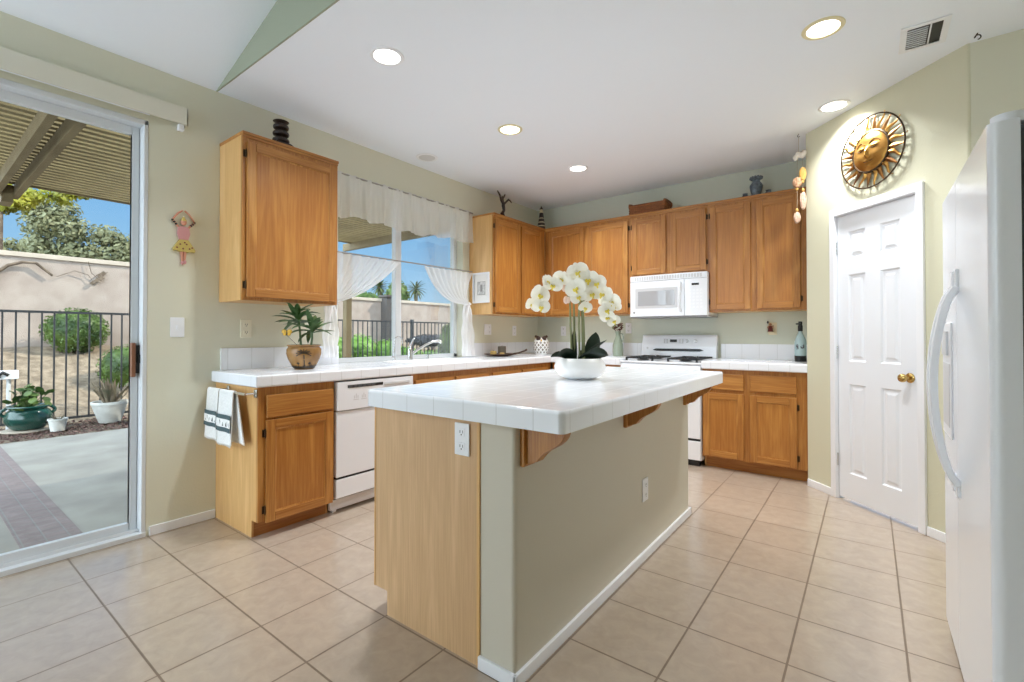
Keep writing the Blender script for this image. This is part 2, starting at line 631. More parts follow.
# ------------------------------------------------------------------ the room
WX = -.03          # inner face of the window wall
YB = 4.405         # inner face of the back wall
REAR = -2.4
m = MB()
m.box(WX, 4.6, REAR, 4.6, -.12, 0)
struct(m.build('floor', 'floor', smooth=0))

SL0, SL1, SLT = -1.60, .335, 2.432      # slider opening
WI0, WI1, WIB, WIT = 1.575, 3.02, .93, 2.44   # kitchen window opening
m = MB()
X0 = WX-.15
m.box(X0, WX, REAR, SL0, 0, CEIL)
m.box(X0, WX, SL0, SL1, SLT, CEIL)
m.box(X0, WX, SL1, WI0, 0, CEIL)
m.box(X0, WX, WI0, WI1, 0, WIB)
m.box(X0, WX, WI0, WI1, WIT, CEIL)
m.box(X0, WX, WI1, YB+.15, 0, CEIL)
struct(m.build('wall_left', 'wall', smooth=0))
m = MB()
m.box(WX, 3.04, YB, YB+.15, 0, CEIL)
struct(m.build('wall_back', 'sage', smooth=0))
m = MB()
m.box(2.955, 3.05, 3.79, YB, 0, CEIL)
struct(m.build('wall_pantry_side', 'sage', smooth=0))
DX = Vector((sqrt(.5), -sqrt(.5), 0))
DN = Vector((-sqrt(.5), -sqrt(.5), 0))
DIAG = Matrix(((DX.x, DN.x, 0, 3.1175), (DX.y, DN.y, 0, 3.606), (0, 0, 1, 0), (0, 0, 0, 1)))   # (along, towards the room, up)
m = MB()
m.box(-.231, .03, -.11, 0, 0, CEIL)
m.box(.03, .660, -.11, 0, 2.045, CEIL)
m.box(.660, .92, -.11, 0, 0, CEIL)
m.tube([(-.233, -.012, 0), (-.233, -.012, CEIL)], .012, 12)
m.tube([(.918, -.012, 0), (.918, -.012, CEIL)], .012, 12)
m.xf(DIAG)
struct(m.build('wall_pantry', 'pantry', smooth=0))
m = MB()
m.box(3.768, 4.6, 2.957, 3.06, 0, CEIL)
struct(m.build('wall_right_return', 'wall', smooth=0))
m = MB()
m.box(4.45, 4.6, REAR, 2.957, 0, 4.3)
struct(m.build('wall_right', 'wall', smooth=0))
m = MB()
m.box(WX-.15, 4.6, .70, YB+.15, CEIL, CEIL+.15)
struct(m.build('ceiling', 'ceil', smooth=0))
VS = .306
m = MB()
m.prism([(WX-.15, REAR, CEIL-.15*VS), (4.6, REAR, CEIL+VS*4.63), (4.6, REAR, CEIL+VS*4.63+.15), (WX-.15, REAR, CEIL+.1)], (0, .70-REAR+.15, 0))
struct(m.build('ceiling_vault', 'ceil', smooth=0))
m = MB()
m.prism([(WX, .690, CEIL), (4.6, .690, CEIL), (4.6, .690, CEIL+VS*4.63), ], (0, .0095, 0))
struct(m.build('wall_vault', 'vault_sage_shaded', smooth=0))
m = MB()
m.box(1.1, 4.6, REAR-.15, REAR, 0, 4.3)  # unseen part wall, added to keep rear daylight off the right side
struct(m.build('wall_rear_light_block', 'wall', smooth=0))
# baseboards
BH = .055
m = MB()
m.box(WX, WX+.014, SL1+.015, .70, 0, BH, .004)
struct(m.build('baseboard_left', 'trim'))
m = MB()
m.box(-.229, .002, 0, .014, 0, BH, .004)
m.box(.692, .92, 0, .014, 0, BH, .004)
m.xf(DIAG)
struct(m.build('baseboard_pantry', 'trim'))

# pantry door
d2 = MB()
for a, b in ((.002, .045), (.645, .690)):
    d2.box(a, b, 0, .018, 0, 2.0385, .004)
d2.box(.002, .690, 0, .018, 2.033, 2.085, .004)
d2.box(.03, .045, -.10, .002, 0, 2.03)
d2.box(.645, .660, -.10, .002, 0, 2.03)
d2.box(.03, .660, -.10, .002, 2.03, 2.045)
d2.xf(DIAG)
door2 = struct(d2.build('door_2', 'trim'))
def six_panel():
    m = MB()
    a0, a1, z0, z1 = .048, .642, .018, 2.026
    cols = [(.138, .274), (.386, .522)]
    rows = [(.20, .83), (.99, 1.60), (1.715, 1.905)]
    xs = [a0, cols[0][0], cols[0][1], cols[1][0], cols[1][1], a1]
    zs = [z0, rows[0][0], rows[0][1], rows[1][0], rows[1][1], rows[2][0], rows[2][1], z1]
    F = -.010
    for i in range(5):
        for j in range(7):
            x0, x1, y0, y1 = xs[i], xs[i+1], zs[j], zs[j+1]
            if i in (1, 3) and j in (1, 3, 5):
                steps = [(0, 0), (.010, -.009), (.024, -.009), (.040, -.002)]
                for k in range(3):
                    (o0, n0), (o1, n1) = steps[k], steps[k+1]
                    P = [(x0+o0, F+n0, y0+o0), (x1-o0, F+n0, y0+o0), (x1-o0, F+n0, y1-o0), (x0+o0, F+n0, y1-o0)]
                    Q = [(x0+o1, F+n1, y0+o1), (x1-o1, F+n1, y0+o1), (x1-o1, F+n1, y1-o1), (x0+o1, F+n1, y1-o1)]
                    m.faces(P+Q, [(q, (q+1) % 4, 4+(q+1) % 4, 4+q) for q in range(4)])
                o, n = steps[-1]
                m.faces([(x0+o, F+n, y0+o), (x1-o, F+n, y0+o), (x1-o, F+n, y1-o), (x0+o, F+n, y1-o)], [(0, 1, 2, 3)])
            else:
                m.faces([(x0, F, y0), (x1, F, y0), (x1, F, y1), (x0, F, y1)], [(0, 1, 2, 3)])
    m.box(a0, a1, -.045, -.024, z0, z1)
    for q in ((a0, a0+.0005, z0, z1), (a1-.0005, a1, z0, z1), (a0, a1, z0, z0+.0005), (a0, a1, z1-.0005, z1)):
        m.box(q[0], q[1], -.045, F, q[2], q[3])
    return m.xf(DIAG)
six_panel().build('door_slab', 'door', door2, smooth=0)
m = MB()
m.lathe([(.0, 0), (.030, 0), (.030, .004), (.024, .009), (.011, .012), (.010, .032), (.016, .036), (.0245, .046), (.0265, .056), (.023, .066), (.012, .072), (0, .073)], seg=24)
m.xf(DIAG @ Matrix.Translation((.582, -.010, .912)) @ Matrix.Rotation(-pi/2, 4, 'X'))
kn = m.build('knob', 'brass', door2)
m = MB()
m.box(.641, .645, -.030, -.0085, .88, .945)
m.xf(DIAG).build('latch_plate', 'brass', door2)
for z in (.28, 1.05, 1.80):
    m = MB()
    m.tube([(.046, -.004, z-.045), (.046, -.004, z+.045)], .006, 10)
    m.box(.034, .046, -.012, -.0045, z-.044, z+.044)
    m.xf(DIAG).build('hinge', 'chrome', door2)

# sliding glass door
m = MB()
xo, xi = WX-.13, WX-.01
m.box(xo, xi+.012, SL1-.022, SL1, 0, SLT, .004)
m.box(xo, xi+.012, SL0, SL0+.03, 0, SLT, .004)
m.box(xo, xi+.012, SL0, SL1, SLT-.03, SLT, .004)
m.box(xo, xi+.02, SL0, SL1, 0, .028, .004)
m.box(xo+.055, xo+.06, SL0, SL1, .028, .045)
m.box(xo+.09, xo+.095, SL0, SL1, .028, .045)
door1 = struct(m.build('door_1', 'alu'))
def slide_panel(y0, y1, x, nm):
    m = MB()
    w = .036
    m.box(x, x+.034, y0, y0+w, .03, SLT-.03, .004)
    m.box(x, x+.034, y1-w, y1, .03, SLT-.03, .004)
    m.box(x, x+.034, y0+w, y1-w, .03, .03+.05, .004)
    m.box(x, x+.034, y0+w, y1-w, SLT-.03-.05, SLT-.03, .004)
    p = m.build(nm, 'alu', door1)
    m = MB()
    m.box(x+.015, x+.019, y0+w-.008, y1-w+.008, .074, SLT-.074)
    m.build('pane', 'pane', p, smooth=0)
    return p
sp = slide_panel(-.68, SL1-.024, WX-.105, 'sliding_panel')
slide_panel(SL0+.032, -.63, WX-.14+.005, 'fixed_panel')
m = MB()
m.box(WX-.072, WX-.035, .272, .293, .93, 1.13, .006)
hd = m.build('handle', 'wood_handle', sp)
m = MB()
m.box(WX-.071, WX-.050, .2935, .325, .95, 1.115, .004)
m.box(WX-.055, WX-.035, .300, .318, 1.01, 1.06, .003)
m.build('latch', 'black', sp)

# kitchen window
m = MB()
fx0, fx1 = WX-.14, WX-.085
fw = .045
m.box(fx0, fx1, WI0, WI0+fw, .945, WIT, .004)
m.box(fx0, fx1, WI1-fw, WI1, .945, WIT, .004)
m.box(fx0, fx1, WI0, WI1, .945, .945+.038, .004)
m.box(fx0, fx1, WI0, WI1, WIT-fw, WIT, .004)
win = struct(m.build('window_1', 'alu'))
m = MB()
yc = 2.25
m.box(fx0+.005, fx1+.008, yc-.040, yc-.006, .983, WIT-fw, .004)
m.box(fx0+.005, fx1-.004, yc+.002, yc+.036, .983, WIT-fw, .004)
m.build('meeting_rail', 'alu', win)
for a, b, xx in ((WI0+fw-.008, yc-.04, .022), (yc+.04, WI1-fw+.008, .034)):
    m = MB()
    m.box(fx0+xx, fx0+xx+.004, a, b, .976, WIT-fw+.006)
    m.build('pane', 'pane', win, smooth=0)

m = MB()
m.box(WX-.085, WX+.0009, WI0+.001, WI1-.001, .931, .9455)
m.build('sill', 'tile', win, smooth=0)

# ------------------------------------------------------------------ cabinets
def FX(xf, y0):       # run along the window wall: (along, out, up) -> world
    return Matrix(((0, 1, 0, xf), (1, 0, 0, y0), (0, 0, 1, 0), (0, 0, 0, 1)))
def FY(yf, x0):       # run along the back wall
    return Matrix(((1, 0, 0, x0), (0, -1, 0, yf), (0, 0, 1, 0), (0, 0, 0, 1)))
def add_door(parent, T, rail, u0, u1, z0, z1, hinge=None, lead=None):
    st, th = .052, .019
    m = MB()
    m.box(u0, u0+st, 0.0005, th, z0, z1, .0035, mat=0)
    m.box(u1-st, u1, 0.0005, th, z0, z1, .0035, mat=0)
    m.box(u0+st, u1-st, 0.0005, th, z0, z0+st, .0035, mat=1)
    m.box(u0+st, u1-st, 0.0005, th, z1-st, z1, .0035, mat=1)
    m.mi = 0
    a, b = st-.002, st+.011
    P = [(u0+a, th-.003, z0+a), (u1-a, th-.003, z0+a), (u1-a, th-.003, z1-a), (u0+a, th-.003, z1-a)]
    Q = [(u0+b, .010, z0+b), (u1-b, .010, z0+b), (u1-b, .010, z1-b), (u0+b, .010, z1-b)]
    m.faces(P+Q, [(q, (q+1) % 4, 4+(q+1) % 4, 4+q) for q in range(4)])
    d = m.xf(T).build('door', ['oak_z', rail], parent)
    m = MB()
    m.box(u0+st-.004, u1-st+.004, .002, .0105, z0+st-.004, z1-st+.004)
    m.xf(T).build('panel', 'oak_panel', d, smooth=0)
    if hinge:
        u = u0-.005 if hinge == 'l' else u1+.005
        for z in (z0+.075, z1-.075):
            m = MB()
            m.tube([(u, .012, z-.02), (u, .012, z+.02)], .0045, 8)
            m.tube([(u, .012, z-.028), (u, .012, z-.02)], [.002, .0035], 8)
            m.tube([(u, .012, z+.02), (u, .012, z+.028)], [.0035, .002], 8)
            s = -1 if hinge == 'l' else 1
            m.box(min(u, u+s*.012), max(u, u+s*.012), .0005, .004, z-.022, z+.022)
            m.xf(T).build('hinge', 'bronze', d)
    return d
def add_drawer(parent, T, rail, u0, u1, z0, z1):
    m = MB()
    m.box(u0, u1, .0005, .019, z0, z1, .006, 2)
    return m.xf(T).build('drawer', rail, parent)
def cabinet(name, label, T, rail, w, depth, z0, z1, doors=(), drawers=(), group=None, toe=False, mould=True, sideL='veneer', sideR='veneer', ctop=0):
    loc = T @ Vector((w/2, -depth/2, z0))
    c = thing(name, label, 'cabinet', loc, 0, group)
    zb = z0+.10 if toe else z0
    m = MB()
    m.box(.012, w-.012, -depth+.001, -.02, zb+.002, z1-.001-ctop)
    m.xf(T).build('carcass', 'veneer', c, smooth=0)
    for k, (a, b) in enumerate(((0, .012), (w-.012, w))):
        m = MB()
        if toe:
            m.prism([(a, -depth+.001, z0), (a, -.075, z0), (a, -.075, zb), (a, -.02, zb), (a, -.02, z1), (a, -depth+.001, z1)], (b-a, 0, 0))
        else:
            m.box(a, b, -depth+.001, -.02, zb, z1)
        m.xf(T).build('side_panel', sideL if k == 0 else sideR, c, smooth=0)
    m = MB()
    m.box(0, w, -.02, 0, zb, z1, .0015)
    m.xf(T).build('face_frame', 'oak_z', c)
    if toe:
        m = MB()
        m.box(.012, w-.012, -.09, -.075, z0, zb+.002)
        m.xf(T).build('toe_kick', rail, c, smooth=0)
    if mould:
        m = MB()
        m.box(-.004, w+.004, -depth+.001, .012, z1-.002, z1+.018, .004)
        m.box(0, w, -.01, .007, z1-.018, z1-.002, .003)
        m.xf(T).build('top_moulding', rail, c)
    for d in doors:
        add_door(c, T, rail, *d)
    for d in drawers:
        add_drawer(c, T, rail, *d)
    return c

UZ0, UZ1 = 1.388, 2.405
XU, YU = .30, 4.075
XBF, YBF = .553, 3.805      # faces of the base cabinets
DW = .322                   # depth of upper cabinets
cabinet('wall_cabinet', 'single-door honey oak wall cabinet between the sliding door and the kitchen window', FX(XU, .715), 'oak_y', .645, XU-WX-.002, UZ0, UZ1,
        [(.022, .625, UZ0+.02, UZ1-.042, 'l')])
cabinet('wall_cabinet', 'two-door honey oak wall cabinet right of the kitchen window, reaching into the corner', FX(XU, 3.118), 'oak_y', .955, XU-WX-.002, UZ0, UZ1,
        [(.016, .442, UZ0+.02, UZ1-.042, 'l'), (.474, .880, UZ0+.02, UZ1-.042, None)])
cabinet('wall_cabinet', 'two-door honey oak wall cabinet on the back wall left of the microwave', FY(YU, .302), 'oak_x', 1.063, YB-YU-.002, UZ0, UZ1,
        [(.058, .522, UZ0+.02, UZ1-.042, None), (.565, 1.038, UZ0+.02, UZ1-.042, 'r')])
cabinet('wall_cabinet', 'short two-door honey oak wall cabinet directly above the white microwave', FY(YU, 1.366), 'oak_x', .766, YB-YU-.002, 1.772, UZ1,
        [(.018, .372, 1.79, UZ1-.042, 'l'), (.420, .752, 1.79, UZ1-.042, 'r')])
cabinet('wall_cabinet', 'tall two-door honey oak wall cabinet right of the microwave beside the pantry wall', FY(YU, 2.133), 'oak_x', .818, YB-YU-.002, UZ0, UZ1,
        [(.024, .366, UZ0+.02, UZ1-.042, 'l'), (.414, .746, UZ0+.02, UZ1-.042, 'r')])
BT = .875                   # underside of the worktops
endcab = cabinet('base_cabinet', 'honey oak base cabinet with one drawer and door beside the slider, carrying a towel bar', FX(XBF, .702), 'oak_y', .478, XBF-WX-.002, 0, BT-.001,
                 [(.040, .462, .092, .682, 'l')], [(.042, .464, .695, .828)], toe=True, mould=False)
cabinet('base_cabinet', 'honey oak sink base cabinet right of the white dishwasher', FX(XBF, 1.828), 'oak_y', .93, XBF-WX-.002, 0, BT-.001,
        [(.03, .45, .092, .682, 'l'), (.475, .90, .092, .682, 'r')], [(.03, .45, .695, .828), (.475, .90, .695, .828)], toe=True, mould=False, ctop=.14)
cabinet('base_cabinet', 'honey oak corner base cabinet past the sink, under the tray end of the counter', FX(XBF, 2.76), 'oak_y', 1.04, XBF-WX-.002, 0, BT-.001,
        [(.03, .47, .092, .682, None), (.50, .95, .092, .682, None)], [(.03, .47, .695, .828), (.50, .95, .695, .828)], toe=True, mould=False)
cabinet('base_cabinet', 'honey oak base cabinet on the back wall left of the white range', FY(YBF, .578), 'oak_x', .80, YB-YBF-.002, 0, BT-.001,
        [(.05, .40, .092, .682, None), (.425, .785, .092, .682, None)], [(.05, .40, .695, .828), (.425, .785, .695, .828)], toe=True, mould=False)
cabinet('base_cabinet', 'two-door honey oak base cabinet with two drawers right of the white range', FY(YBF, 2.150), 'oak_x', .800, YB-YBF-.002, 0, BT-.001,
        [(.010, .340, .112, .668, None), (.388, .726, .112, .668, 'r')], [(.010, .340, .700, .838), (.388, .726, .700, .838)], toe=True, mould=False)
# towel bar belongs to the end cabinet
m = MB()
m.tube([(.16, .642, .838), (.535, .642, .838)], .008, 12)
for x in (.165, .53):
    m.tube([(x, .642, .838), (x, .702, .838)], .007, 10)
    m.box(x-.018, x+.018, .692, .7015, .815, .861, .006)
m.build('towel_bar', 'chrome', endcab)

# ------------------------------------------------------------------ worktops
CT = .945
xs = [WX+.001, .085, .50, .588, 1.382]
ys = [.672, WI0+.003, 1.93, 2.67, WI1-.003, 3.768, YB-.001]
def filled(i, j):
    if i == 3:
        return j == 5
    return not (i == 1 and j == 2)
ct = thing('countertop', 'L-shaped white tiled countertop under the window and into the back corner', 'countertop', (.28, 2.5, BT))
plate(xs, ys, filled, BT, CT, .011).build('worktop', 'tile', ct)
for q in ((WX+.001, WX+.014, .725, WI0), (WX+.001, WX+.0135, WI1, YB-.0145), (WX+.0005, 1.382, YB-.014, YB-.001)):
    m = MB()
    m.box(*q, CT-.001, 1.088)
    m.build('backsplash', 'tile', ct, smooth=0)
ct2 = thing('countertop', 'short white tiled countertop between the range and the pantry wall', 'countertop', (2.55, 4.08, BT))
plate([2.149, 2.953], [3.768, YB-.001], lambda i, j: True, BT, CT, .011).build('worktop', 'tile', ct2)
m = MB()
m.box(2.17, 2.953, YB-.014, YB-.001, CT-.001, 1.088, .003)
m.build('backsplash', 'tile', ct2)
# sink
sk = thing('kitchen_sink', 'white drop-in kitchen sink set in the counter below the window', 'sink', (.29, 2.3, .75))
m = MB()
x0, x1, y0, y1 = .088, .497, 1.933, 2.667
def rrect(o, z):
    return [(x0+o, y0+o, z), (x1-o, y0+o, z), (x1-o, y1-o, z), (x0+o, y1-o, z)]
rings = [rrect(-.018, CT+.0008), rrect(-.018, CT+.009), rrect(.004, CT+.010), rrect(.02, CT-.01), rrect(.035, .77), rrect(.08, .757)]
for A, B in zip(rings, rings[1:]):
    m.faces(A+B, [(q, (q+1) % 4, 4+(q+1) % 4, 4+q) for q in range(4)])
m.faces(rings[-1], [(0, 1, 2, 3)])
m.build('basin', 'ceramic', sk)
m = MB()
m.lathe([(0, .758), (.04, .758), (.042, .761), (.03, .762), (0, .7605)], (.29, 2.3, 0), 20)
m.build('drain', 'chrome', sk)
# faucet
fa = thing('kitchen_faucet', 'chrome single-lever kitchen faucet with a long angled spout behind the sink', 'faucet', (.035, 2.262, CT))
m = MB()
fx, fy = .035, 2.262
m.lathe([(0, 0), (.032, 0), (.032, .006), (.024, .012), (.022, .07), (.019, .10), (.012, .112), (0, .116)], (fx, fy, CT), 24)
m.build('base', 'chrome', fa)
m = MB()
m.tube([(fx, fy, CT+.045), (fx+.02, fy+.05, CT+.085), (fx+.05, fy+.13, CT+.135), (fx+.075, fy+.20, CT+.168), (fx+.095, fy+.255, CT+.176), (fx+.105, fy+.285, CT+.160)],
       [.013, .013, .012, .013, .016, .017], 14)
m.build('spout', 'chrome', fa)
m = MB()
m.tube([(fx, fy, CT+.105), (fx-.005, fy+.012, CT+.14), (fx-.01, fy+.045, CT+.19), (fx-.01, fy+.055, CT+.2)], [.016, .012, .008, .007], 12)
m.build('lever', 'chrome', fa)
ft = thing('filter_tap', 'slim chrome gooseneck water tap left of the main faucet', 'faucet', (.045, 2.075, CT))
m = MB()
m.lathe([(0, 0), (.02, 0), (.018, .008), (.011, .014), (.011, .05), (0, .052)], (.045, 2.075, CT), 16)
m.build('base', 'chrome', ft)
m = MB()
P = [(.045, 2.075, CT+.04), (.045, 2.078, CT+.12), (.045, 2.08, CT+.17)]
for k in range(9):
    a = pi*k/8
    P.append((.045+.03*(1-cos(a))*.9, 2.08+.02*(1-cos(a)), CT+.18+.032*sin(a)))
P.append((.1, 2.122, CT+.155))
m.tube(P, .0065, 10)
m.build('gooseneck', 'chrome', ft)
m = MB()
m.tube([(.045, 2.075, CT+.035), (.052, 2.045, CT+.04)], [.006, .004], 8)
m.build('lever', 'chrome', ft)
so = thing('soap_dispenser', 'small chrome soap dispenser right of the main faucet', 'soap dispenser', (.05, 2.46, CT))
m = MB()
m.lathe([(0, 0), (.018, 0), (.016, .008), (.009, .014), (.008, .035), (.011, .038), (.010, .046), (0, .049)], (.05, 2.46, CT), 16)
m.build('base', 'chrome', so)
m = MB()
m.tube([(.05, 2.46, CT+.044), (.075, 2.475, CT+.046), (.088, 2.483, CT+.04)], [.005, .005, .0035], 8)
m.build('nozzle', 'chrome', so)

# ------------------------------------------------------------------ island
IX0, IX1, IX2 = 1.638, 2.238, 2.39
IY0, IY1 = .70, 2.60
isl = thing('kitchen_island', 'kitchen island with pale oak end panel, painted half wall and white tiled top', 'kitchen island', (2.05, 1.65, 0))
m = MB()
m.prism([(IX0, IY0+.001, .10), (IX0, IY0+.001, BT), (IX1, IY0+.001, BT), (IX1, IY0+.001, 0), (IX0+.08, IY0+.001, 0), (IX0+.08, IY0+.001, .10)], (0, IY1-IY0-.001, 0))
m.build('cabinet_body', 'island_oak', isl, smooth=0)
m = MB()
m.box(IX1-.014, IX1-.001, IY0-.005, IY0+.002, 0, BT)
m.build('edge_strip', 'veneer', isl)
m = MB()
m.box(IX0-.006, IX0+.002, IY0-.001, IY0+.02, .10, BT)
m.build('edge_strip', 'veneer', isl)
# doors of the island face the window side
TI = Matrix(((0, -1, 0, IX0), (1, 0, 0, IY0), (0, 0, 1, 0), (0, 0, 0, 1)))
for k in range(4):
    add_door(isl, TI, 'oak_y', .03+k*.465, .47+k*.465, .112, .668, None)
    add_drawer(isl, TI, 'oak_y', .03+k*.465, .47+k*.465, .70, .838)
m = MB()
t = bmesh.new()
bmesh.ops.create_cube(t, size=1)
for v in t.verts:
    v.co = Vector(((IX1+IX2)/2+v.co.x*(IX2-IX1), (IY0+IY1)/2+v.co.y*(IY1-IY0), BT/2+v.co.z*BT))
ed = [e for e in t.edges if abs(e.verts[0].co.z-e.verts[1].co.z) > .5 and e.verts[0].co.x > 2.3]
bmesh.ops.bevel(t, geom=ed, offset=.016, segments=5, profile=.5, affect='EDGES')
m.merge(t)
m.build('half_wall', 'halfwall', isl, smooth=60)
m = MB()
m.box(IX1-.004, IX2+.013, IY0-.013, IY0+.001, 0, .047, .004)
m.box(IX2-.001, IX2+.013, IY0-.013, IY1+.013, 0, .047, .004)
m.box(IX1, IX2+.013, IY1-.001, IY1+.013, 0, .047, .004)
m.build('baseboard', 'trim', isl)
def island_top():
    t = bmesh.new()
    bmesh.ops.create_cube(t, size=1)
    a0, a1, b0, b1 = 1.632, 2.605, .655, 2.605
    for v in t.verts:
        v.co = Vector(((a0+a1)/2+v.co.x*(a1-a0), (b0+b1)/2+v.co.y*(b1-b0), (BT+CT)/2+v.co.z*(CT-BT)))
    ed = [e for e in t.edges if abs(e.verts[0].co.z-e.verts[1].co.z) > .05]
    bmesh.ops.bevel(t, geom=ed, offset=.022, segments=5, profile=.5, affect='EDGES')
    ed = [e for e in t.edges if len(e.link_faces) == 2 and e.verts[0].co.z > CT-.001 and e.verts[1].co.z > CT-.001]
    bmesh.ops.bevel(t, geom=ed, offset=.012, segments=4, profile=.5, affect='EDGES')
    m = MB()
    return m.merge(t)
island_top().build('worktop', 'tile', isl)
for y in (.742, 1.585, 2.50):
    m = MB()
    P = [(0, .735), (0, BT)]
    P += [(.168, BT), (.168, .855)]
    for k in range(1, 9):       # S curve back to the wall
        u = k/8
        P.append((.168-.108*u+.012*sin(2*pi*u), .855-.085*u-.022*sin(pi*u)*(.4)-.02*u*u))
    P += [(.045, .745), (.02, .735)]
    m.prism([(IX2+a, y, z) for a, z in P], (0, .042, 0), .002)
    c = m.build('corbel', 'oak_z', isl)
    m = MB()
    m.box(IX2-.001, IX2+.017, y-.014, y+.056, .728, BT, .003)
    m.build('back_plate', 'oak_z', c)

# ------------------------------------------------------------------ dishwasher
dw = thing('dishwasher', 'white built-in dishwasher under the counter, between two oak base cabinets', 'dishwasher', (.26, 1.505, 0))
T = FX(XBF+.004, 1.186)
w = .638
m = MB()
m.box(.004, w-.004, -.52, -.022, .09, .868)
m.xf(T).build('tub', 'gasket', dw)
m = MB()
m.box(0, w, -.022, .018, .242, .672, .006)
m.xf(T).build('door_panel', 'enamel', dw)
m = MB()
m.box(0, w, -.022, .026, .676, .866, .006)
cp = m.xf(T).build('control_panel', 'enamel', dw)
m = MB()
m.box(.075, .36, .0255, .0268, .822, .842)
m.xf(T).build('button_strip', 'black', cp)
for k in range(6):
    m = MB()
    m.box(.082+k*.036, .112+k*.036, .0262, .0295, .8245, .8395, .001)
    m.xf(T).build('button', 'gasket', cp)
m = MB()
m.box(.37, .60, .0255, .031, .818, .838, .003)
m.xf(T).build('door_latch', 'lightgrey', cp)
for u in (.125, .185):
    m = MB()
    for q in range(3):
        m.box(u+q*.013, u+q*.013+.006, .0255, .0265, .748, .768+.012*(q % 2))
    m.box(u-.006, u+.038, .0255, .0262, .738, .743)
    m.xf(T).build('dial_mark', 'lightgrey', cp)
m = MB()
m.box(0, w, -.022, .016, .105, .228, .006)
m.xf(T).build('lower_panel', 'enamel', dw)
m = MB()
m.box(.01, w-.01, -.022, .006, .226, .244)
m.xf(T).build('panel_gap', 'black', dw)
m = MB()
m.box(0, w, -.08, -.05, .012, .118, .004)
for u in (.03, w-.03):
    m.box(u-.012, u+.012, -.07, -.052, 0, .013)
m.xf(T).build('kick_plate', 'enamel', dw)

# ------------------------------------------------------------------ range
rg = thing('range', 'white freestanding gas range with a raised control backguard', 'range', (1.765, 4.08, 0))
T = FY(3.775, 1.384)
w = .760
m = MB()
m.box(0, w, -.615, -.03, .05, .905, .004)
m.xf(T).build('body', 'enamel', rg)
m = MB()
m.box(.004, w-.004, -.03, 0, .245, .80, .008)
od = m.xf(T).build('oven_door', 'enamel', rg)
m = MB()
m.box(.17, w-.17, -.002, .0015, .40, .66, .001)
m.xf(T).build('oven_window', 'window_grey', od)
m = MB()
m.tube([(.08, .035, .765), (w-.08, .035, .765)], .012, 12)
for u in (.10, w-.10):
    m.tube([(u, -.005, .765), (u, .035, .765)], .009, 10)
m.xf(T).build('handle', 'enamel', od)
m = MB()
m.box(.004, w-.004, -.03, -.002, .055, .225, .006)
m.xf(T).build('drawer', 'enamel', rg)
m = MB()
m.box(.01, w-.01, -.03, -.008, .224, .246)
m.box(.02, w-.02, -.06, -.03, 0, .055)
m.xf(T).build('base_gap', 'black', rg)
m = MB()
m.prism([(0, -.03, .802), (0, .004, .806), (0, -.002, .893), (0, -.03, .906)], (w, 0, 0), .003)
kp = m.xf(T).build('front_panel', 'enamel', rg)
for u in (.085, .165, w/2, w-.165, w-.085):
    m = MB()
    m.lathe([(0, .022), (.014, .022), (.018, .018), (.021, 0)], seg=20)
    m.box(-.004, .004, -.016, .016, .02, .029, .002)
    m.xf(T @ Matrix.Translation((u, 0, .852)) @ Matrix.Rotation(-pi/2+pi, 4, 'X') @ Matrix.Rotation(pi, 4, 'X'))
    m.build('knob', 'enamel', kp)
m = MB()
m.box(-.001, w+.001, -.62, .0, .905, .925, .006)
m.xf(T).build('cooktop', 'enamel', rg)
for u in (.175, w-.175):
    m = MB()
    for yb in (-.49, -.15):
        m.lathe([(0, .93), (.06, .93), (.05, .937), (.035, .939), (.035, .946), (0, .947)], (u, yb, 0), 20)
    m.xf(T).build('burner', 'iron', rg)
    m = MB()
    z = .952
    a, b, c, d = u-.13, u+.13, -.60, -.045
    for p, q in (((a, c), (b, c)), ((b, c), (b, d)), ((b, d), (a, d)), ((a, d), (a, c)), ((a, (c+d)/2), (b, (c+d)/2))):
        m.box(min(p[0], q[0])-.006, max(p[0], q[0])+.006, min(p[1], q[1])-.006, max(p[1], q[1])+.006, z-.006, z+.008)
    for yb in (-.49, -.15):
        for dx, dy in ((1, 0), (-1, 0), (0, 1), (0, -1)):
            m.box(u+min(dx*.03, dx*.13)-.005, u+max(dx*.03, dx*.13)+.005, yb+min(dy*.03, dy*.13)-.005, yb+max(dy*.03, dy*.13)+.005, z-.004, z+.01)
    for p in ((a, c), (b, c), (b, d), (a, d)):
        m.box(p[0]-.008, p[0]+.008, p[1]-.008, p[1]+.008, .924, z)
    m.xf(T).build('grate', 'iron', rg)
m = MB()
m.prism([(.0, -.62, .925), (.0, -.545, .925), (.0, -.555, 1.05), (.0, -.572, 1.155), (.0, -.585, 1.175), (.0, -.62, 1.175)], (w, 0, 0), .006)
bg = m.xf(T).build('backguard', 'enamel', rg)
m = MB()
m.prism([(.12, -.5545, 1.018), (.155, -.5545, 1.032), (w-.155, -.5545, 1.032), (w-.12, -.5545, 1.018), (w-.16, -.5545, 1.008), (.16, -.5545, 1.008)], (0, .012, 0))
m.xf(T).build('vent_slot', 'black', bg)
m = MB()
m.box(.30, .37, -.568, -.5600, 1.10, 1.128)
m.xf(T).build('display', 'black', bg)
for u in (.235, .262, .395, .42):
    m = MB()
    m.box(u, u+.016, -.566, -.5595, 1.088, 1.133, .001)
    m.xf(T).build('button_column', 'lightgrey', bg)
for u in (.47, .555):
    m = MB()
    m.lathe([(0, .02), (.014, .02), (.02, 0)], seg=18)
    m.xf(T @ Matrix.Translation((u, -.568, 1.112)) @ Matrix.Rotation(-pi/2, 4, 'X'))
    m.build('knob', 'enamel', bg)
m = MB()
m.lathe([(0, .002), (.011, .002), (.011, 0)], seg=16)
m.xf(T @ Matrix.Translation((.06, -.5535, 1.035)) @ Matrix.Rotation(-pi/2, 4, 'X'))
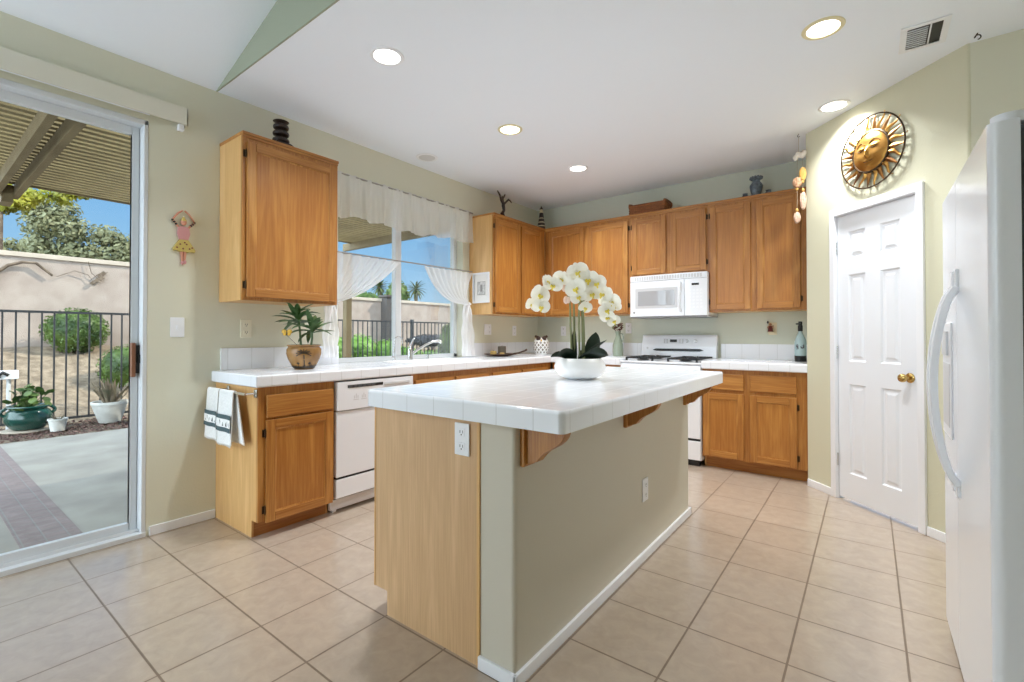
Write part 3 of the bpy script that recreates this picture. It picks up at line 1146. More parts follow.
m.build('badge', 'lightgrey', bg)

# ------------------------------------------------------------------ microwave
mw = thing('microwave', 'white over-the-range microwave mounted under the short oak cabinet', 'microwave', (1.78, 4.2, 1.36))
T = FY(4.02, 1.390)
w = .752
m = MB()
m.box(0, w, -.383, -.002, 1.36, 1.766, .004)
m.xf(T).build('body', 'enamel', mw)
m = MB()
m.box(-.0, w, -.38, .0, 1.346, 1.361, .002)
m.xf(T).build('base_plate', 'grey', mw)
def bulge(u):
    return .012+.022*(1-(2*u/w-1)**2)
def curved(u0, u1, z0, z1, off, n=14):
    m = MB()
    pts = [(u0+(u1-u0)*k/n, bulge(u0+(u1-u0)*k/n)+off) for k in range(n+1)]
    poly = [(u, d, z0) for u, d in pts]+[(u1, -.002, z0), (u0, -.002, z0)]
    m.prism(poly, (0, 0, z1-z0))
    return m
m = curved(0, w, 1.712, 1.768, 0)
vg = m.xf(T).build('vent_grille', 'enamel', mw)
m = MB()
for k in range(26):
    u = .05+k*.0255
    m.box(u, u+.016, bulge(u)-.001, bulge(u)+.0022, 1.722, 1.756)
m.xf(T).build('louvres', 'lightgrey', vg)
m = curved(0, .545, 1.36, 1.708, 0)
md = m.xf(T).build('door', 'enamel', mw)
m = curved(.055, .485, 1.44, 1.64, .0015)
wd = m.xf(T).build('window_surround', 'lightgrey', md)
m = curved(.085, .455, 1.465, 1.61, .003)
m.xf(T).build('window_glass', 'window_grey', wd)
m = MB()
pts = []
for k in range(11):
    z = 1.40+.28*k/10
    pts.append((.512, bulge(.512)+.003+.030*sin(pi*k/10)**.6, z))
m.tube(pts, .012, 10)
m.xf(T).build('handle', 'enamel', md)
m = curved(.549, w, 1.36, 1.708, -.001)
pn = m.xf(T).build('control_panel', 'enamel', mw)
m = curved(.615, .68, 1.645, 1.665, .001, 4)
m.xf(T).build('display', 'black', pn)
for r in range(6):
    for c in range(4):
        m = curved(.590+c*.033, .612+c*.033, 1.43+r*.032, 1.448+r*.032, .0003, 2)
        m.xf(T).build('button', 'plastic', pn)
m = MB()
m.lathe([(0, .0015), (.011, .0015), (.011, 0)], seg=16)
m.xf(T @ Matrix.Translation((.042, bulge(.042), 1.40)) @ Matrix.Rotation(-pi/2, 4, 'X'))
m.build('badge', 'grey', md)

# ------------------------------------------------------------------ refrigerator
fr = thing('refrigerator', 'white side-by-side refrigerator at the right edge with arched door handles', 'refrigerator', (3.98, 1.52, 0))
FXF, FY0, FY1, FT = 3.574, 1.072, 1.995, 1.70
m = MB()
m.box(FXF+.072, 4.36, FY0+.004, FY1-.004, .035, FT-.004, .006)
m.build('body', 'fridge_side', fr)
m = MB()
m.box(FXF+.055, FXF+.073, FY0+.012, FY1-.012, .05, FT-.015)
m.build('gasket', 'gasket', fr)
ysp = 1.625
def fdoor(y0, y1):
    m = MB()
    n = 7
    r = .026
    P = [(FXF+.056, y0), ]
    for k in range(n+1):
        a = pi/2*k/n
        P.append((FXF+r-r*sin(a), y0+r*.75-r*.75*cos(a)))
    if y0 > FY0+.1:
        P = [(FXF+.056, y0), (FXF, y0)]
    if y1 < FY1-.1:
        P.append((FXF, y1))
    else:
        for k in range(n+1):
            a = pi/2*k/n
            P.append((FXF+r-r*cos(a), y1-r*.75+r*.75*sin(a)))
    P.append((FXF+.056, y1))
    m.prism([(x, y, .06) for x, y in P], (0, 0, FT-.06))
    return m
dn = fdoor(FY0, ysp-.0015).build('door', 'enamel', fr, smooth=30)
df = fdoor(ysp+.0015, FY1).build('door', 'enamel', fr, smooth=30)
def arch(y):
    m = MB()
    pts, rr = [], []
    N = 22
    for k in range(N+1):
        u = k/N
        z = .675+(1.335-.675)*u
        d = .060*sin(pi*u)**.62
        pts.append((FXF-.004-d, y, z))
    vs, fs = [], []
    for i, p in enumerate(pts):
        q0, q1 = pts[max(i-1, 0)], pts[min(i+1, N)]
        tx, tz = q1[0]-q0[0], q1[2]-q0[2]
        L = sqrt(tx*tx+tz*tz)
        nx, nz = tz/L, -tx/L
        for a, b in ((-.011, -.017), (-.011, .017), (.011, .017), (.011, -.017)):
            vs.append((p[0]+nx*a, p[1]+b, p[2]+nz*a))
    for i in range(N):
        for q in range(4):
            fs.append((i*4+q, i*4+(q+1) % 4, i*4+4+(q+1) % 4, i*4+4+q))
    fs += [(0, 1, 2, 3), (N*4, N*4+1, N*4+2, N*4+3)]
    t = bmesh.new()
    V = [t.verts.new(v) for v in vs]
    for f in fs:
        t.faces.new([V[i] for i in f])
    bmesh.ops.recalc_face_normals(t, faces=t.faces[:])
    bmesh.ops.bevel(t, geom=[e for e in t.edges if len(e.link_faces) == 2 and e.link_faces[0].normal.dot(e.link_faces[1].normal) < .6], offset=.005, segments=2, profile=.5, affect='EDGES')
    m.merge(t)
    for z0, z1 in ((.635, .695), (1.318, 1.395)):
        m.box(FXF-.009, FXF+.003, y-.011, y+.011, z0, z1, .004)
    return m
arch(ysp-.045).build('handle', 'plastic', dn)
arch(ysp+.045).build('handle', 'plastic', df)
m = MB()
m.box(FXF-.006, FXF+.002, ysp+.10, FY1-.05, .80, 1.22, .004)
dp = m.build('dispenser', 'plastic', df)
m = MB()
m.box(FXF-.0075, FXF-.005, ysp+.125, FY1-.075, .84, 1.07)
m.build('recess', 'lightgrey', dp)
m = MB()
m.box(FXF-.014, FXF-.005, ysp+.15, FY1-.10, 1.10, 1.19, .003)
m.build('control_pad', 'lightgrey', dp)
m = MB()
m.box(FXF+.04, FXF+.11, FY0+.01, FY1-.01, 0, .055, .004)
for q in range(14):
    m.box(FXF+.036, FXF+.041, FY0+.05+q*.058, FY0+.09+q*.058, .015, .04)
m.build('base_grille', 'grey', fr)
for y in (FY0+.05, FY1-.05):
    m = MB()
    m.tube([(FXF+.045, y, FT-.002), (FXF+.045, y, FT+.024)], .034, 20)
    m.box(FXF+.045, FXF+.20, y-.03, y+.03, FT-.004, FT+.021, .006)
    m.build('hinge_cover', 'plastic', fr)

# ------------------------------------------------------------------ switch plates and outlets
def plate_thing(name, label, cat, T, kind, col='plastic', w=.072, h=.118, group=None):
    o = thing(name, label, cat, T @ Vector((0, 0, -h/2)), 0, group)
    m = MB()
    m.box(-w/2, w/2, 0.0005, .007, -h/2, h/2, .003)
    m.xf(T).build('cover_plate', col, o)
    for s in range(2 if w > .1 else 1):
        du = (-.023+.046*s) if w > .1 else 0
        if kind[s % len(kind)] == 'o':
            for dz in (-.026, .026):
                m = MB()
                m.box(du-.0165, du+.0165, .006, .0085, dz-.0145, dz+.0145, .002)
                r = m.xf(T).build('receptacle', col, o)
                m = MB()
                for dx in (-.0065, .0065):
                    m.box(du+dx-.0013, du+dx+.0013, .008, .0089, dz-.003, dz+.007)
                m.box(du-.0025, du+.0025, .008, .0089, dz-.011, dz-.0065)
                m.xf(T).build('slots', 'black', r)
        else:
            m = MB()
            m.box(du-.006, du+.006, .006, .0115, -.013, .013, .002)
            m.xf(T).build('toggle', col, o)
    return o
def on_left(y, z):
    return Matrix(((0, 1, 0, WX), (1, 0, 0, y), (0, 0, 1, z), (0, 0, 0, 1)))
def on_back(x, z):
    return Matrix(((1, 0, 0, x), (0, -1, 0, YB), (0, 0, 1, z), (0, 0, 0, 1)))
plate_thing('light_switch', 'white toggle light switch on the wall beside the sliding door, below the doll plaque', 'light switch', on_left(.485, 1.222), 's', 'plastic', .074, .12)
plate_thing('wall_outlet', 'ivory wall outlet under the single-door wall cabinet, left of the potted palm', 'outlet', on_left(.882, 1.218), 'o', 'ivory', .074, .12)
plate_thing('wall_outlet', 'double white switch plate on the window wall just right of the tied curtain', 'switch plate', on_left(3.42, 1.235), 'so', 'plastic', .118, .118)
plate_thing('wall_outlet', 'single white outlet on the window wall behind the tray, nearer the corner', 'outlet', on_left(3.91, 1.225), 'o')
plate_thing('wall_outlet', 'white outlet on the back wall between the owl jar and the orchid', 'outlet', on_back(.356, 1.222), 'o')
plate_thing('wall_outlet', 'white outlet on the back wall behind the dried flowers, left of the microwave', 'outlet', on_back(1.20, 1.25), 'o')
plate_thing('wall_outlet', 'white outlet on the back wall holding the plug-in figurine', 'outlet', on_back(2.622, 1.232), 'o', 'cream', .07, .115)
plate_thing('wall_outlet', 'white outlet on the oak end panel of the island', 'outlet', Matrix(((1, 0, 0, 2.152), (0, -1, 0, IY0), (0, 0, 1, .795), (0, 0, 0, 1))), 'o')
plate_thing('wall_outlet', 'white outlet low on the painted half wall of the island', 'outlet', Matrix(((0, 1, 0, IX2), (1, 0, 0, 1.838), (0, 0, 1, .362), (0, 0, 0, 1))), 'o')
# plug-in figurine
nl = thing('night_light', 'small plug-in night light shaped like a brown and cream figurine', 'night light', (2.607, 4.37, 1.19))
m = MB()
m.box(2.585, 2.629, 4.372, 4.395, 1.19, 1.215, .004)
m.build('plug_base', 'cream', nl)
m = MB()
m.lathe([(0, 0), (.022, 0), (.02, .02), (.012, .05), (.009, .055), (0, .056)], (2.607, 4.366, 1.205), 16)
m.build('gown', 'maroon', nl)
m = MB()
m.ball((2.607, 4.366, 1.272), .012)
m.ball((2.595, 4.372, 1.245), (.014, .004, .018))
m.ball((2.619, 4.372, 1.245), (.014, .004, .018))
m.build('head', 'shell_brown', nl)
m = MB()
m.ball((2.585, 4.372, 1.292), (.008, .006, .012))
m.build('bulb_cap', 'black', nl)

# ------------------------------------------------------------------ ceiling fittings
def downlight(x, y, label, trim, lit=True, group=None):
    o = thing('downlight' if lit else 'ceiling_speaker', label, 'ceiling light' if lit else 'ceiling speaker', (x, y, CEIL), 0, group)
    m = MB()
    m.lathe([(.072, 0), (.074, -.006), (.092, -.005), (.096, -.0005), (.096, 0)], (x, y, CEIL-.0002), 40)
    m.build('trim_ring', trim, o)
    m = MB()
    if lit:
        m.lathe([(0, -.0012), (.05, -.0018), (.073, -.0008)], (x, y, CEIL-.0006), 32)
        m.build('lens', 'lamp', o)
        L = bpy.data.lights.new('downlight_bulb', 'AREA')
        L.shape = 'DISK'
        L.size = .14
        L.energy = LAMP_POWER
        L.color = (.96, .985, 1)
        L.spread = radians(125)
        b = bpy.data.objects.new('downlight_bulb', L)
        COL.objects.link(b)
        b.parent = o
        b.location = (0, 0, -.012)
    else:
        m.lathe([(0, -.004), (.05, -.0045), (.073, -.003)], (x, y, CEIL-.0004), 32)
        m.build('grille', 'lightgrey', o)
    return o
LL = ['lit white recessed ceiling light nearest the green vault edge, left of the room',
      'lit cream-trimmed recessed ceiling light, middle of the left row of three',
      'lit white recessed ceiling light farthest back, before the oak corner cabinets',
      'lit recessed ceiling light with wide cream trim, beside the air vent',
      'lit white recessed ceiling light just above the sun plaque wall']
TR = ['trim', 'can_cream', 'trim', 'can_cream', 'trim']
for (x, y), lb, tr in zip(DOWNLIGHTS, LL, TR):
    downlight(x, y, lb, tr)
downlight(.211, 2.299, 'unlit round white ceiling speaker above the kitchen window', 'trim', False)
av = thing('air_vent', 'white rectangular ceiling air vent with dark louvres', 'air vent', (3.575, 2.705, CEIL))
x0, x1, y0, y1 = 3.478, 3.674, 2.575, 2.845
m = MB()
z = CEIL
m.box(x0, x1, y0, y0+.028, z-.007, z-.0003, .002)
m.box(x0, x1, y1-.028, y1, z-.007, z-.0003, .002)
m.box(x0, x0+.028, y0+.028, y1-.028, z-.007, z-.0003, .002)
m.box(x1-.028, x1, y0+.028, y1-.028, z-.007, z-.0003, .002)
m.build('frame', 'trim', av)
m = MB()
m.box(x0+.026, x1-.026, y0+.026, y1-.026, z-.002, z-.0004)
m.build('duct_opening', 'black', av)
for k in range(9):
    y = y0+.048+k*.0215
    m = MB()
    m.box(x0+.028, x1-.085, y, y+.0045, z-.0075, z-.002)
    m.build('louvre', 'plastic', av)
m = MB()
m.box(x1-.078, x1-.072, y0+.028, y1-.028, z-.0075, z-.002)
m.build('divider', 'plastic', av)
hk = MB()
P = []
for k in range(13):
    a = -pi/2+1.5*pi*k/12
    P.append((3.80+.012*cos(a), 2.86, CEIL-.022+.012*sin(a)))
hk.tube([(3.80, 2.86, CEIL)]+P[::-1], .003, 6)
tag(recentre(hk.build('ceiling_hook', 'iron')), 'small black plant hook in the ceiling right of the air vent', 'hook')

# ------------------------------------------------------------------ curtains
def folds(y, f, ph=0):
    return .5*sin(f*y+ph)+.3*sin(1.73*f*y+1+ph)+.2*sin(3.1*f*y+2)
cv = thing('window_valance', 'cream lace valance gathered along the top of the kitchen window', 'curtain', (.03, 2.33, 2.09))
ya, yb = 1.50, 3.108
def vfn(u, v):
    y = ya+(yb-ya)*u
    z1 = 2.462+.004*sin(y*90)
    bot = 2.105+.03*sin((y-1.5)/1.6*3*pi)*.5+.012*sin(y*23)+.02*u
    z = z1+(bot-z1)*v
    a = .010+.016*v
    return (.025+a*folds(y, 42, 2*v)+.004, y+.006*sin(y*37)*v, z)
cl = MB().grid(vfn, 220, 14).build('lace_panel', 'lace', cv, smooth=180)
m = MB()
m.tube([(.025, ya-.02, 2.452), (.025, yb+.005, 2.452)], .007, 8)
for y in (ya, yb-.01):
    m.tube([(WX, y, 2.452), (.025, y, 2.452)], .005, 6)
m.build('curtain_rod', 'rod', cv)
def cafe(name, label, y0, y1, tie, tail, ctrl):
    o = thing(name, label, 'curtain', (.03, tie[0], .95))
    def fn(u, v):
        y = y0+(y1-y0)*u
        z = 1.822
        cx = ctrl[0]+(tie[0]-ctrl[0])*u*.9 if True else 0
        cz = ctrl[1]+(1.70-ctrl[1])*u*.6
        yy = (1-v)**2*y+2*v*(1-v)*cx+v*v*(tie[0]+(u-.5)*.05)
        zz = (1-v)**2*z+2*v*(1-v)*cz+v*v*(tie[1]+.006*sin(u*9))
        a = .013*(1-.4*v)
        return (.022+a*sin(u*pi*17+.7*sin(u*5))+.012*v, yy, zz)
    MB().grid(fn, 150, 26).build('swag', 'sheer', o, smooth=180)
    def fn2(u, v):
        sp = .045+(tail[1]-.045)*min(1, v*1.5)**.8
        y = tie[0]+(u-.5)*2*sp+tail[2]*v
        z = tie[1]+(tail[0]-tie[1])*v
        return (.03+.018*sin(u*pi*7+v)+.006*sin(u*19), y+.008*sin(z*30+u*4), z)
    MB().grid(fn2, 60, 26).build('tail', 'sheer', o, smooth=180)
    m = MB()
    pts = [(.032+.030*cos(a), tie[0]+.052*sin(a), tie[1]-.002+.006*sin(2*a)) for a in [2*pi*k/20 for k in range(21)]]
    m.tube(pts, .008, 8)
    for dy in (-.018, .02):
        m.tube([(.058, tie[0], tie[1]), (.066, tie[0]+dy, tie[1]-.06), (.062, tie[0]+dy*1.7, tie[1]-.15)], [.007, .010, .004], 6)
    m.ball((.062, tie[0], tie[1]), (.014, .02, .02))
    m.build('tie', 'sheer', o)
    return o
cafe('cafe_curtain', 'sheer white cafe curtain swept to the left side of the kitchen window', 2.165, 1.46, (1.475, 1.42), (1.0, .075, 0), (1.80, 1.46))
cafe('cafe_curtain', 'sheer white cafe curtain tied back on the right side of the kitchen window', 2.44, 3.105, (3.015, 1.492), (.955, .11, .03), (2.62, 1.46))
m = MB()
m.tube([(.02, 1.42, 1.828), (.02, 3.112, 1.836)], .006, 8)
tag(recentre(m.build('curtain_rod', 'rod')), 'thin grey rod across the middle of the window carrying both cafe curtains', 'curtain rod')
# headrail of the vertical blind
hr = thing('blind_headrail', 'long beige valance box above the sliding glass door', 'blind valance', (.02, -.6, 2.475))
m = MB()
m.box(.012, .020, -1.75, .520, 2.458, 2.563, .002)
m.box(WX, .020, .512, .520, 2.458, 2.563, .002)
m.box(WX, .020, -1.75, -1.742, 2.458, 2.563, .002)
m.build('valance_board', 'valance', hr)
m = MB()
m.box(WX+.005, .011, -1.74, .40, 2.52, 2.545, .002)
m.build('track', 'alu', hr)
m = MB()
m.box(WX, WX+.035, .475, .505, 2.425, 2.462, .003)
m.box(.006, .0115, -1.74, .33, 2.455, 2.463)
m.build('bracket', 'plastic', hr)

# ------------------------------------------------------------------ things on and around the counters
# potted palm
pp = thing('potted_plant', 'small palm plant with a yellow butterfly in a tan pot on the counter end', 'potted plant', (.30, 1.114, CT))
m = MB()
PC = (.30, 1.114, CT)
pot = [(.0, 0), (.058, 0), (.062, .004), (.080, .03), (.100, .07), (.110, .105), (.108, .135), (.098, .150), (.106, .158), (.108, .164), (.100, .165), (.092, .155), (.09, .148), (0, .146)]
m.lathe(pot, PC, 40)
po = m.build('pot', 'pot_tan', pp)
def potr(z):
    for (r0, z0), (r1, z1) in zip(pot[1:], pot[2:]):
        if z0 <= z <= z1:
            return r0+(r1-r0)*(z-z0)/max(1e-9, z1-z0)
    return .1
m = MB()
ath = atan2(-1.676, 3.04)     # side of the pot that faces the room
def on_pot(da, z, o=.0012):
    r = potr(z)+o
    return (PC[0]+r*cos(ath+da), PC[1]+r*sin(ath+da), PC[2]+z)
def stroke(P, w):
    for (a0, z0), (a1, z1) in zip(P, P[1:]):
        L = sqrt(((a1-a0)*.1)**2+(z1-z0)**2)+1e-9
        na, nz = -(z1-z0)/L*w/.1, (a1-a0)*.1/L*w
        m.faces([on_pot(a0-na, z0-nz), on_pot(a1-na, z1-nz), on_pot(a1+na, z1+nz), on_pot(a0+na, z0+nz)], [(0, 1, 2, 3)])
stroke([(0, .02), (.02, .045), (.0, .08), (-.02, .112)], .0035)
for k in range(9):
    t_ = -pi*.08+pi*1.16*k/8
    P = [(-.02, .112)]
    for q in range(1, 4):
        P.append((-.02+.15*q*cos(t_), .112+.012*q*sin(t_)-.0012*q*q))
    stroke(P, .0032)
for da in (-.42, .40):
    for t_ in (-.9, -.3, .3, .9):
        stroke([(da, .035), (da+.13*sin(t_), .035+.016*cos(t_))], .003)
for k in range(26):
    da = -1.5+3*k/25
    z = .010+.012*random.random()
    m.faces([on_pot(da-.07, .006), on_pot(da+.07, .006), on_pot(da+.05, z+.014), on_pot(da-.05, z+.012)], [(0, 1, 2, 3)])
m.build('palm_motif', 'motif', po, smooth=0)
def blade(m, base, ang, pitch, L, w, droop=.6, n=6):
    d = Vector((cos(ang), sin(ang), 0))
    sd = Vector((-sin(ang), cos(ang), 0))
    p = Vector(base)
    vs = []
    for k in range(n+1):
        u = k/n
        ww = w*sin(pi*min(1, .12+.88*u))**.8*(1 if u < .98 else .1)
        el = pitch-droop*u
        if k:
            p = p+(d*cos(el)+Vector((0, 0, 1))*sin(el))*(L/n)
        vs += [tuple(p-sd*ww), tuple(p-Vector((0, 0, ww*.5))), tuple(p+sd*ww)]
    fs = []
    for k in range(n):
        fs += [(k*3, k*3+1, k*3+4, k*3+3), (k*3+1, k*3+2, k*3+5, k*3+4)]
    m.faces(vs, fs)
rt = Vector((cos(YAW), sin(YAW), 0))
dep = Vector((-sin(YAW), cos(YAW), 0))
for nm, off, h in (('tall', -.02, .245), ('short', .045, .135)):
    b0 = Vector(PC)+rt*off+Vector((0, 0, .14))
    top = b0+Vector((0, 0, h))-rt*(.025 if nm == 'tall' else -.01)
    m = MB()
    m.tube([b0, b0*.5+top*.5+rt*.004, top], [.008, .007, .005], 8)
    m.build('trunk', 'palmleaf', pp)
    m = MB()
    N = 24 if nm == 'tall' else 13
    for k in range(N):
        a = k*2.4+random.random()*.4
        blade(m, top-Vector((0, 0, random.random()*(.08 if nm == 'tall' else .03))), a, 1.15-1.3*(k % 5)/5+random.uniform(-.1, .1), random.uniform(.13, .20), .020, random.uniform(.5, 1.3))
    m.build('leaves', 'palmleaf', pp, smooth=180)
m = MB()
bc = Vector(PC)-rt*.088-dep*.06+Vector((0, 0, .245))
for sx in (-1, 1):
    m.ball(bc+rt*.018*sx+Vector((0, 0, .008)), (.017, .004, .014), 10, 8, Matrix.Rotation(YAW, 3, 'Z'))
    m.ball(bc+rt*.014*sx-Vector((0, 0, .010)), (.012, .004, .010), 10, 8, Matrix.Rotation(YAW, 3, 'Z'))
bt = m.build('butterfly', 'yellow', pp)
m = MB()
m.tube([bc-Vector((0, 0, .018)), bc+Vector((0, 0, .018))], .003, 6)
m.tube([bc-Vector((0, 0, .018)), bc+rt*.035+Vector((0, 0, -.05)), Vector(PC)-rt*.03+Vector((0, 0, .145))], .0012, 5)
m.build('wire', 'black', bt)

# hand towels on the bar
def towel(label, x0, x1, zb, flare, zb2, seed):
    o = thing('hand_towel', label, 'towel', ((x0+x1)/2, .64, zb))
    rnd = random.Random(seed)
    xm = (x0+x1)/2
    h = .838-zb
    def pos(u, v, lift=0):
        # v: 0 = hem at the front, .5 = over the bar, 1 = hem at the back
        if v < .46:
            t_ = 1-v/.46
            z = .838-h*t_
            y = .6285-.012*t_-lift
            sp = 1+flare*t_
        elif v < .54:
            a = (v-.46)/.08*pi
            z = .838+.0115*sin(a)
            y = .642-(.0125+lift)*cos(a)
            sp = 1
        else:
            t_ = (v-.54)/.46
            z = .838-(.838-zb2)*t_
            y = .6555+.008*t_+lift
            sp = 1+(flare+.25)*t_
        x = xm+(u-.5)*(x1-x0)*sp
        if v > .54:
            x += .05*(v-.54)/.46
        y += .004*sin(u*9+seed)*abs(v-.5)*2
        return (x, y, z)
    m = MB()
    m.grid(lambda u, v: pos(u, v), 14, 60)
    m.thick(.006)
    m.build('cloth', 'white_cloth', o, smooth=60)
    m = MB()
    m.grid(lambda u, v: pos(u, .11+.15*v, .0068), 14, 8)
    m.thick(.0012)
    bd = m.build('woven_band', 'teal', o)
    m = MB()
    m.grid(lambda u, v: pos(u, .150+.072*v, .0078), 14, 8)
    m.thick(.0008)
    m.build('light_field', 'white_cloth', bd)
    m = MB()
    for k in range(5):
        uc = .12+.19*k
        s_ = .9 if k % 2 else .65
        for q in range(3):
            v0 = .16+.018*q*s_
            hw = (.075-.018*q)*s_
            P = [pos(uc-hw, v0, .0086), pos(uc+hw, v0, .0086), pos(uc, v0+.028*s_, .0086)]
            m.faces(P, [(0, 1, 2)])
    m.build('pine_motif', 'pine', bd, smooth=0)
    m = MB()
    for k in range(26):
        u = (k+.5)/26
        a = pos(u, 0)
        b = (a[0]+rnd.uniform(-.004, .004), a[1], a[2]-.012)
        m.tube([a, b], [.003, .0015], 5)
        a = pos(u, 1)
        m.tube([a, (a[0]+rnd.uniform(-.004, .004), a[1], a[2]-.012)], [.003, .0015], 5)
    m.build('fringe', 'white_cloth', o)
towel('white hand towel with pine band on the bar, nearer the wall', .035, .195, .548, .22, .56, 1)
towel('white hand towel with pine band on the bar, nearer the drawer', .212, .400, .535, .12, .55, 2)

# tray of candles
ty = thing('tray', 'dark brown oval tray with a side handle on the corner counter', 'tray', (.16, 3.42, CT))
m = MB()
m.lathe([(0, .006), (.12, .006), (.17, .014), (.205, .024), (.207, .028), (.17, .020), (.12, .012), (0, .012)], (.16, 3.42, CT), 36, .78, 1.05)
m.lathe([(0, 0), (.10, 0), (.10, .007), (0, .007)], (.16, 3.42, CT), 24, .8, 1)
m.build('dish', 'owl_brown', ty)
m = MB()
m.tube([(.20, 3.60, CT+.024), (.22, 3.67, CT+.03), (.25, 3.735, CT+.05), (.255, 3.765, CT+.062)], [.008, .009, .009, .012], 8)
m.build('handle', 'owl_brown', ty)
def candle(label, x, y, r, h, mt):
    o = thing('candle', label, 'candle', (x, y, CT+.012))
    m = MB()
    m.lathe([(0, 0), (r, 0), (r, h-.004), (r-.005, h), (r*.5, h-.003), (0, h-.006)], (x, y, CT+.0125), 24)
    m.build('wax', mt, o)
    m = MB()
    m.tube([(x, y, CT+h+.005), (x+.002, y, CT+h+.022)], .0018, 6)
    m.build('wick', 'black', o)
candle('tall grey-brown pillar candle standing on the dark tray', .15, 3.45, .045, .095, 'brownwax')
candle('short gold candle on the dark tray, left of the grey-brown pillar', .14, 3.315, .034, .045, 'amber')
candle('low gold tealight on the dark tray, in front of the short gold candle', .235, 3.345, .026, .03, 'amber')

# owl jar
ow = thing('owl_jar', 'white lattice ceramic owl jar with dark brown eyes in the counter corner', 'owl jar', (.25, 4.07, CT))
OC = (.25, 4.07, CT)
prof = [(0, 0), (.062, 0), (.066, .006), (.084, .04), (.095, .085), (.094, .125), (.082, .165), (.064, .19), (.05, .198), (0, .2)]
m = MB()
m.lathe(prof, OC, 36)
ob = m.build('body', 'ceramic', ow)
def owr(z):
    for (r0, z0), (r1, z1) in zip(prof[1:], prof[2:]):
        if z0 <= z <= z1:
            return r0+(r1-r0)*(z-z0)/max(1e-9, z1-z0)
    return .05
m = MB()
for r in range(5):
    for c in range(12):
        z = .03+r*.027
        a = 2*pi*(c+(r % 2)*.5)/12
        def P(da, dz):
            R_ = owr(z+dz)+.0009
            return (OC[0]+R_*cos(a+da), OC[1]+R_*sin(a+da), OC[2]+z+dz)
        m.faces([P(-.16, 0), P(0, -.016), P(.16, 0), P(0, .016)], [(0, 1, 2, 3)])
m.build('lattice_holes', 'owl_hole', ob, smooth=0)
ao = Vector((3.3368-OC[0], -.562-OC[1], 0)).normalized()
so_ = Vector((-ao.y, ao.x, 0))
m = MB()
for s_ in (-1, 1):
    c = Vector(OC)+ao*.055+so_*.032*s_+Vector((0, 0, .185))
    m.ball(c, (.03, .022, .03), 14, 10)
    m.ball(c+so_*.03*s_+Vector((0, 0, .026)), (.018, .014, .016), 10, 8)
    m.ball(c+so_*.012*s_+Vector((0, 0, .02)), (.022, .016, .016), 10, 8)
m.build('eyes', 'owl_brown', ow)
m = MB()
m.ball(Vector(OC)+ao*.082+Vector((0, 0, .165)), (.01, .01, .016), 10, 8)
m.build('beak', 'yellow', ow)

# vase with dried flowers
gv = thing('vase', 'sage green bottle vase holding dried red-brown flowers, beside the range', 'vase', (1.165, 4.20, CT))
VC = (1.165, 4.20, CT)
m = MB()
m.lathe([(0, 0), (.05, 0), (.055, .006), (.058, .05), (.056, .12), (.044, .165), (.030, .205), (.026, .235), (.030, .262), (.033, .268), (.026, .266), (.022, .235), (0, .23)], VC, 32)
m.build('body', 'sage_glass', gv)
m = MB()
m.tube([(VC[0]+.028, VC[1]-.01, CT+.245), (VC[0]+.06, VC[1]-.015, CT+.24), (VC[0]+.068, VC[1]-.015, CT+.20), (VC[0]+.052, VC[1]-.012, CT+.14)], .006, 8)
m.build('handle', 'sage_glass', gv)
m = MB()
rnd = random.Random(3)
for k in range(13):
    p = Vector((VC[0]+rnd.uniform(-.06, .06), VC[1]+rnd.uniform(-.04, .04), CT+.29+rnd.uniform(-.01, .06)))
    for q in range(5):
        a = q*2*pi/5
        m.ball(p+Vector((.011*cos(a), .011*sin(a), .004)), (.011, .011, .006), 8, 6)
    m.ball(p, (.010, .010, .010), 8, 6)
m.build('flower_heads', 'dried', gv)
m = MB()
for k in range(8):
    a = k*.8
    m.tube([(VC[0], VC[1], CT+.23), (VC[0]+.04*cos(a), VC[1]+.03*sin(a), CT+.29)], .002, 5)
m.build('stems', 'dried', gv)

# blue bottle
bb = thing('bottle', 'pale blue glass bottle with a black stopper against the pantry wall', 'bottle', (2.862, 4.2, CT))
BC = (2.862, 4.2, CT)
m = MB()
m.lathe([(0, .03), (.044, .03), (.045, .05), (.045, .16), (.040, .19), (.022, .235), (.015, .255), (.015, .28), (0, .28)], BC, 32)
m.build('glass', 'blue_glass', bb)
m = MB()
m.lathe([(0, 0), (.043, 0), (.045, .004), (.045, .05), (.0445, .051)], BC, 32)
m.build('dark_base', 'black', bb)
m = MB()
m.lathe([(.0165, .262), (.0185, .266), (.0185, .31), (.014, .315), (.016, .325), (.015, .345), (0, .347)], BC, 24)
m.tube([(BC[0], BC[1], CT+.325), (BC[0]-.03, BC[1]-.02, CT+.325)], .006, 8)
m.build('stopper', 'black', bb)
m = MB()
ab = atan2(-.562-BC[1], 3.3368-BC[0])
for da, z, ww, hh in ((-.55, .135, .24, .018), (-.40, .118, .10, .014), (.30, .125, .28, .015), (.55, .132, .12, .02), (-.62, .112, .07, .012), (.05, .128, .05, .006)):
    def Q(a, zz):
        return (BC[0]+.0456*cos(ab+a), BC[1]+.0456*sin(ab+a), CT+zz)
    m.faces([Q(da-ww, z-hh*.6), Q(da, z-hh), Q(da+ww, z-hh*.5), Q(da+ww*.8, z+hh*.6), Q(da, z+hh), Q(da-ww*.9, z+hh*.4)], [(0, 1, 2, 3, 4, 5)])
m.build('printed_mark', 'gasket', bb, smooth=0)

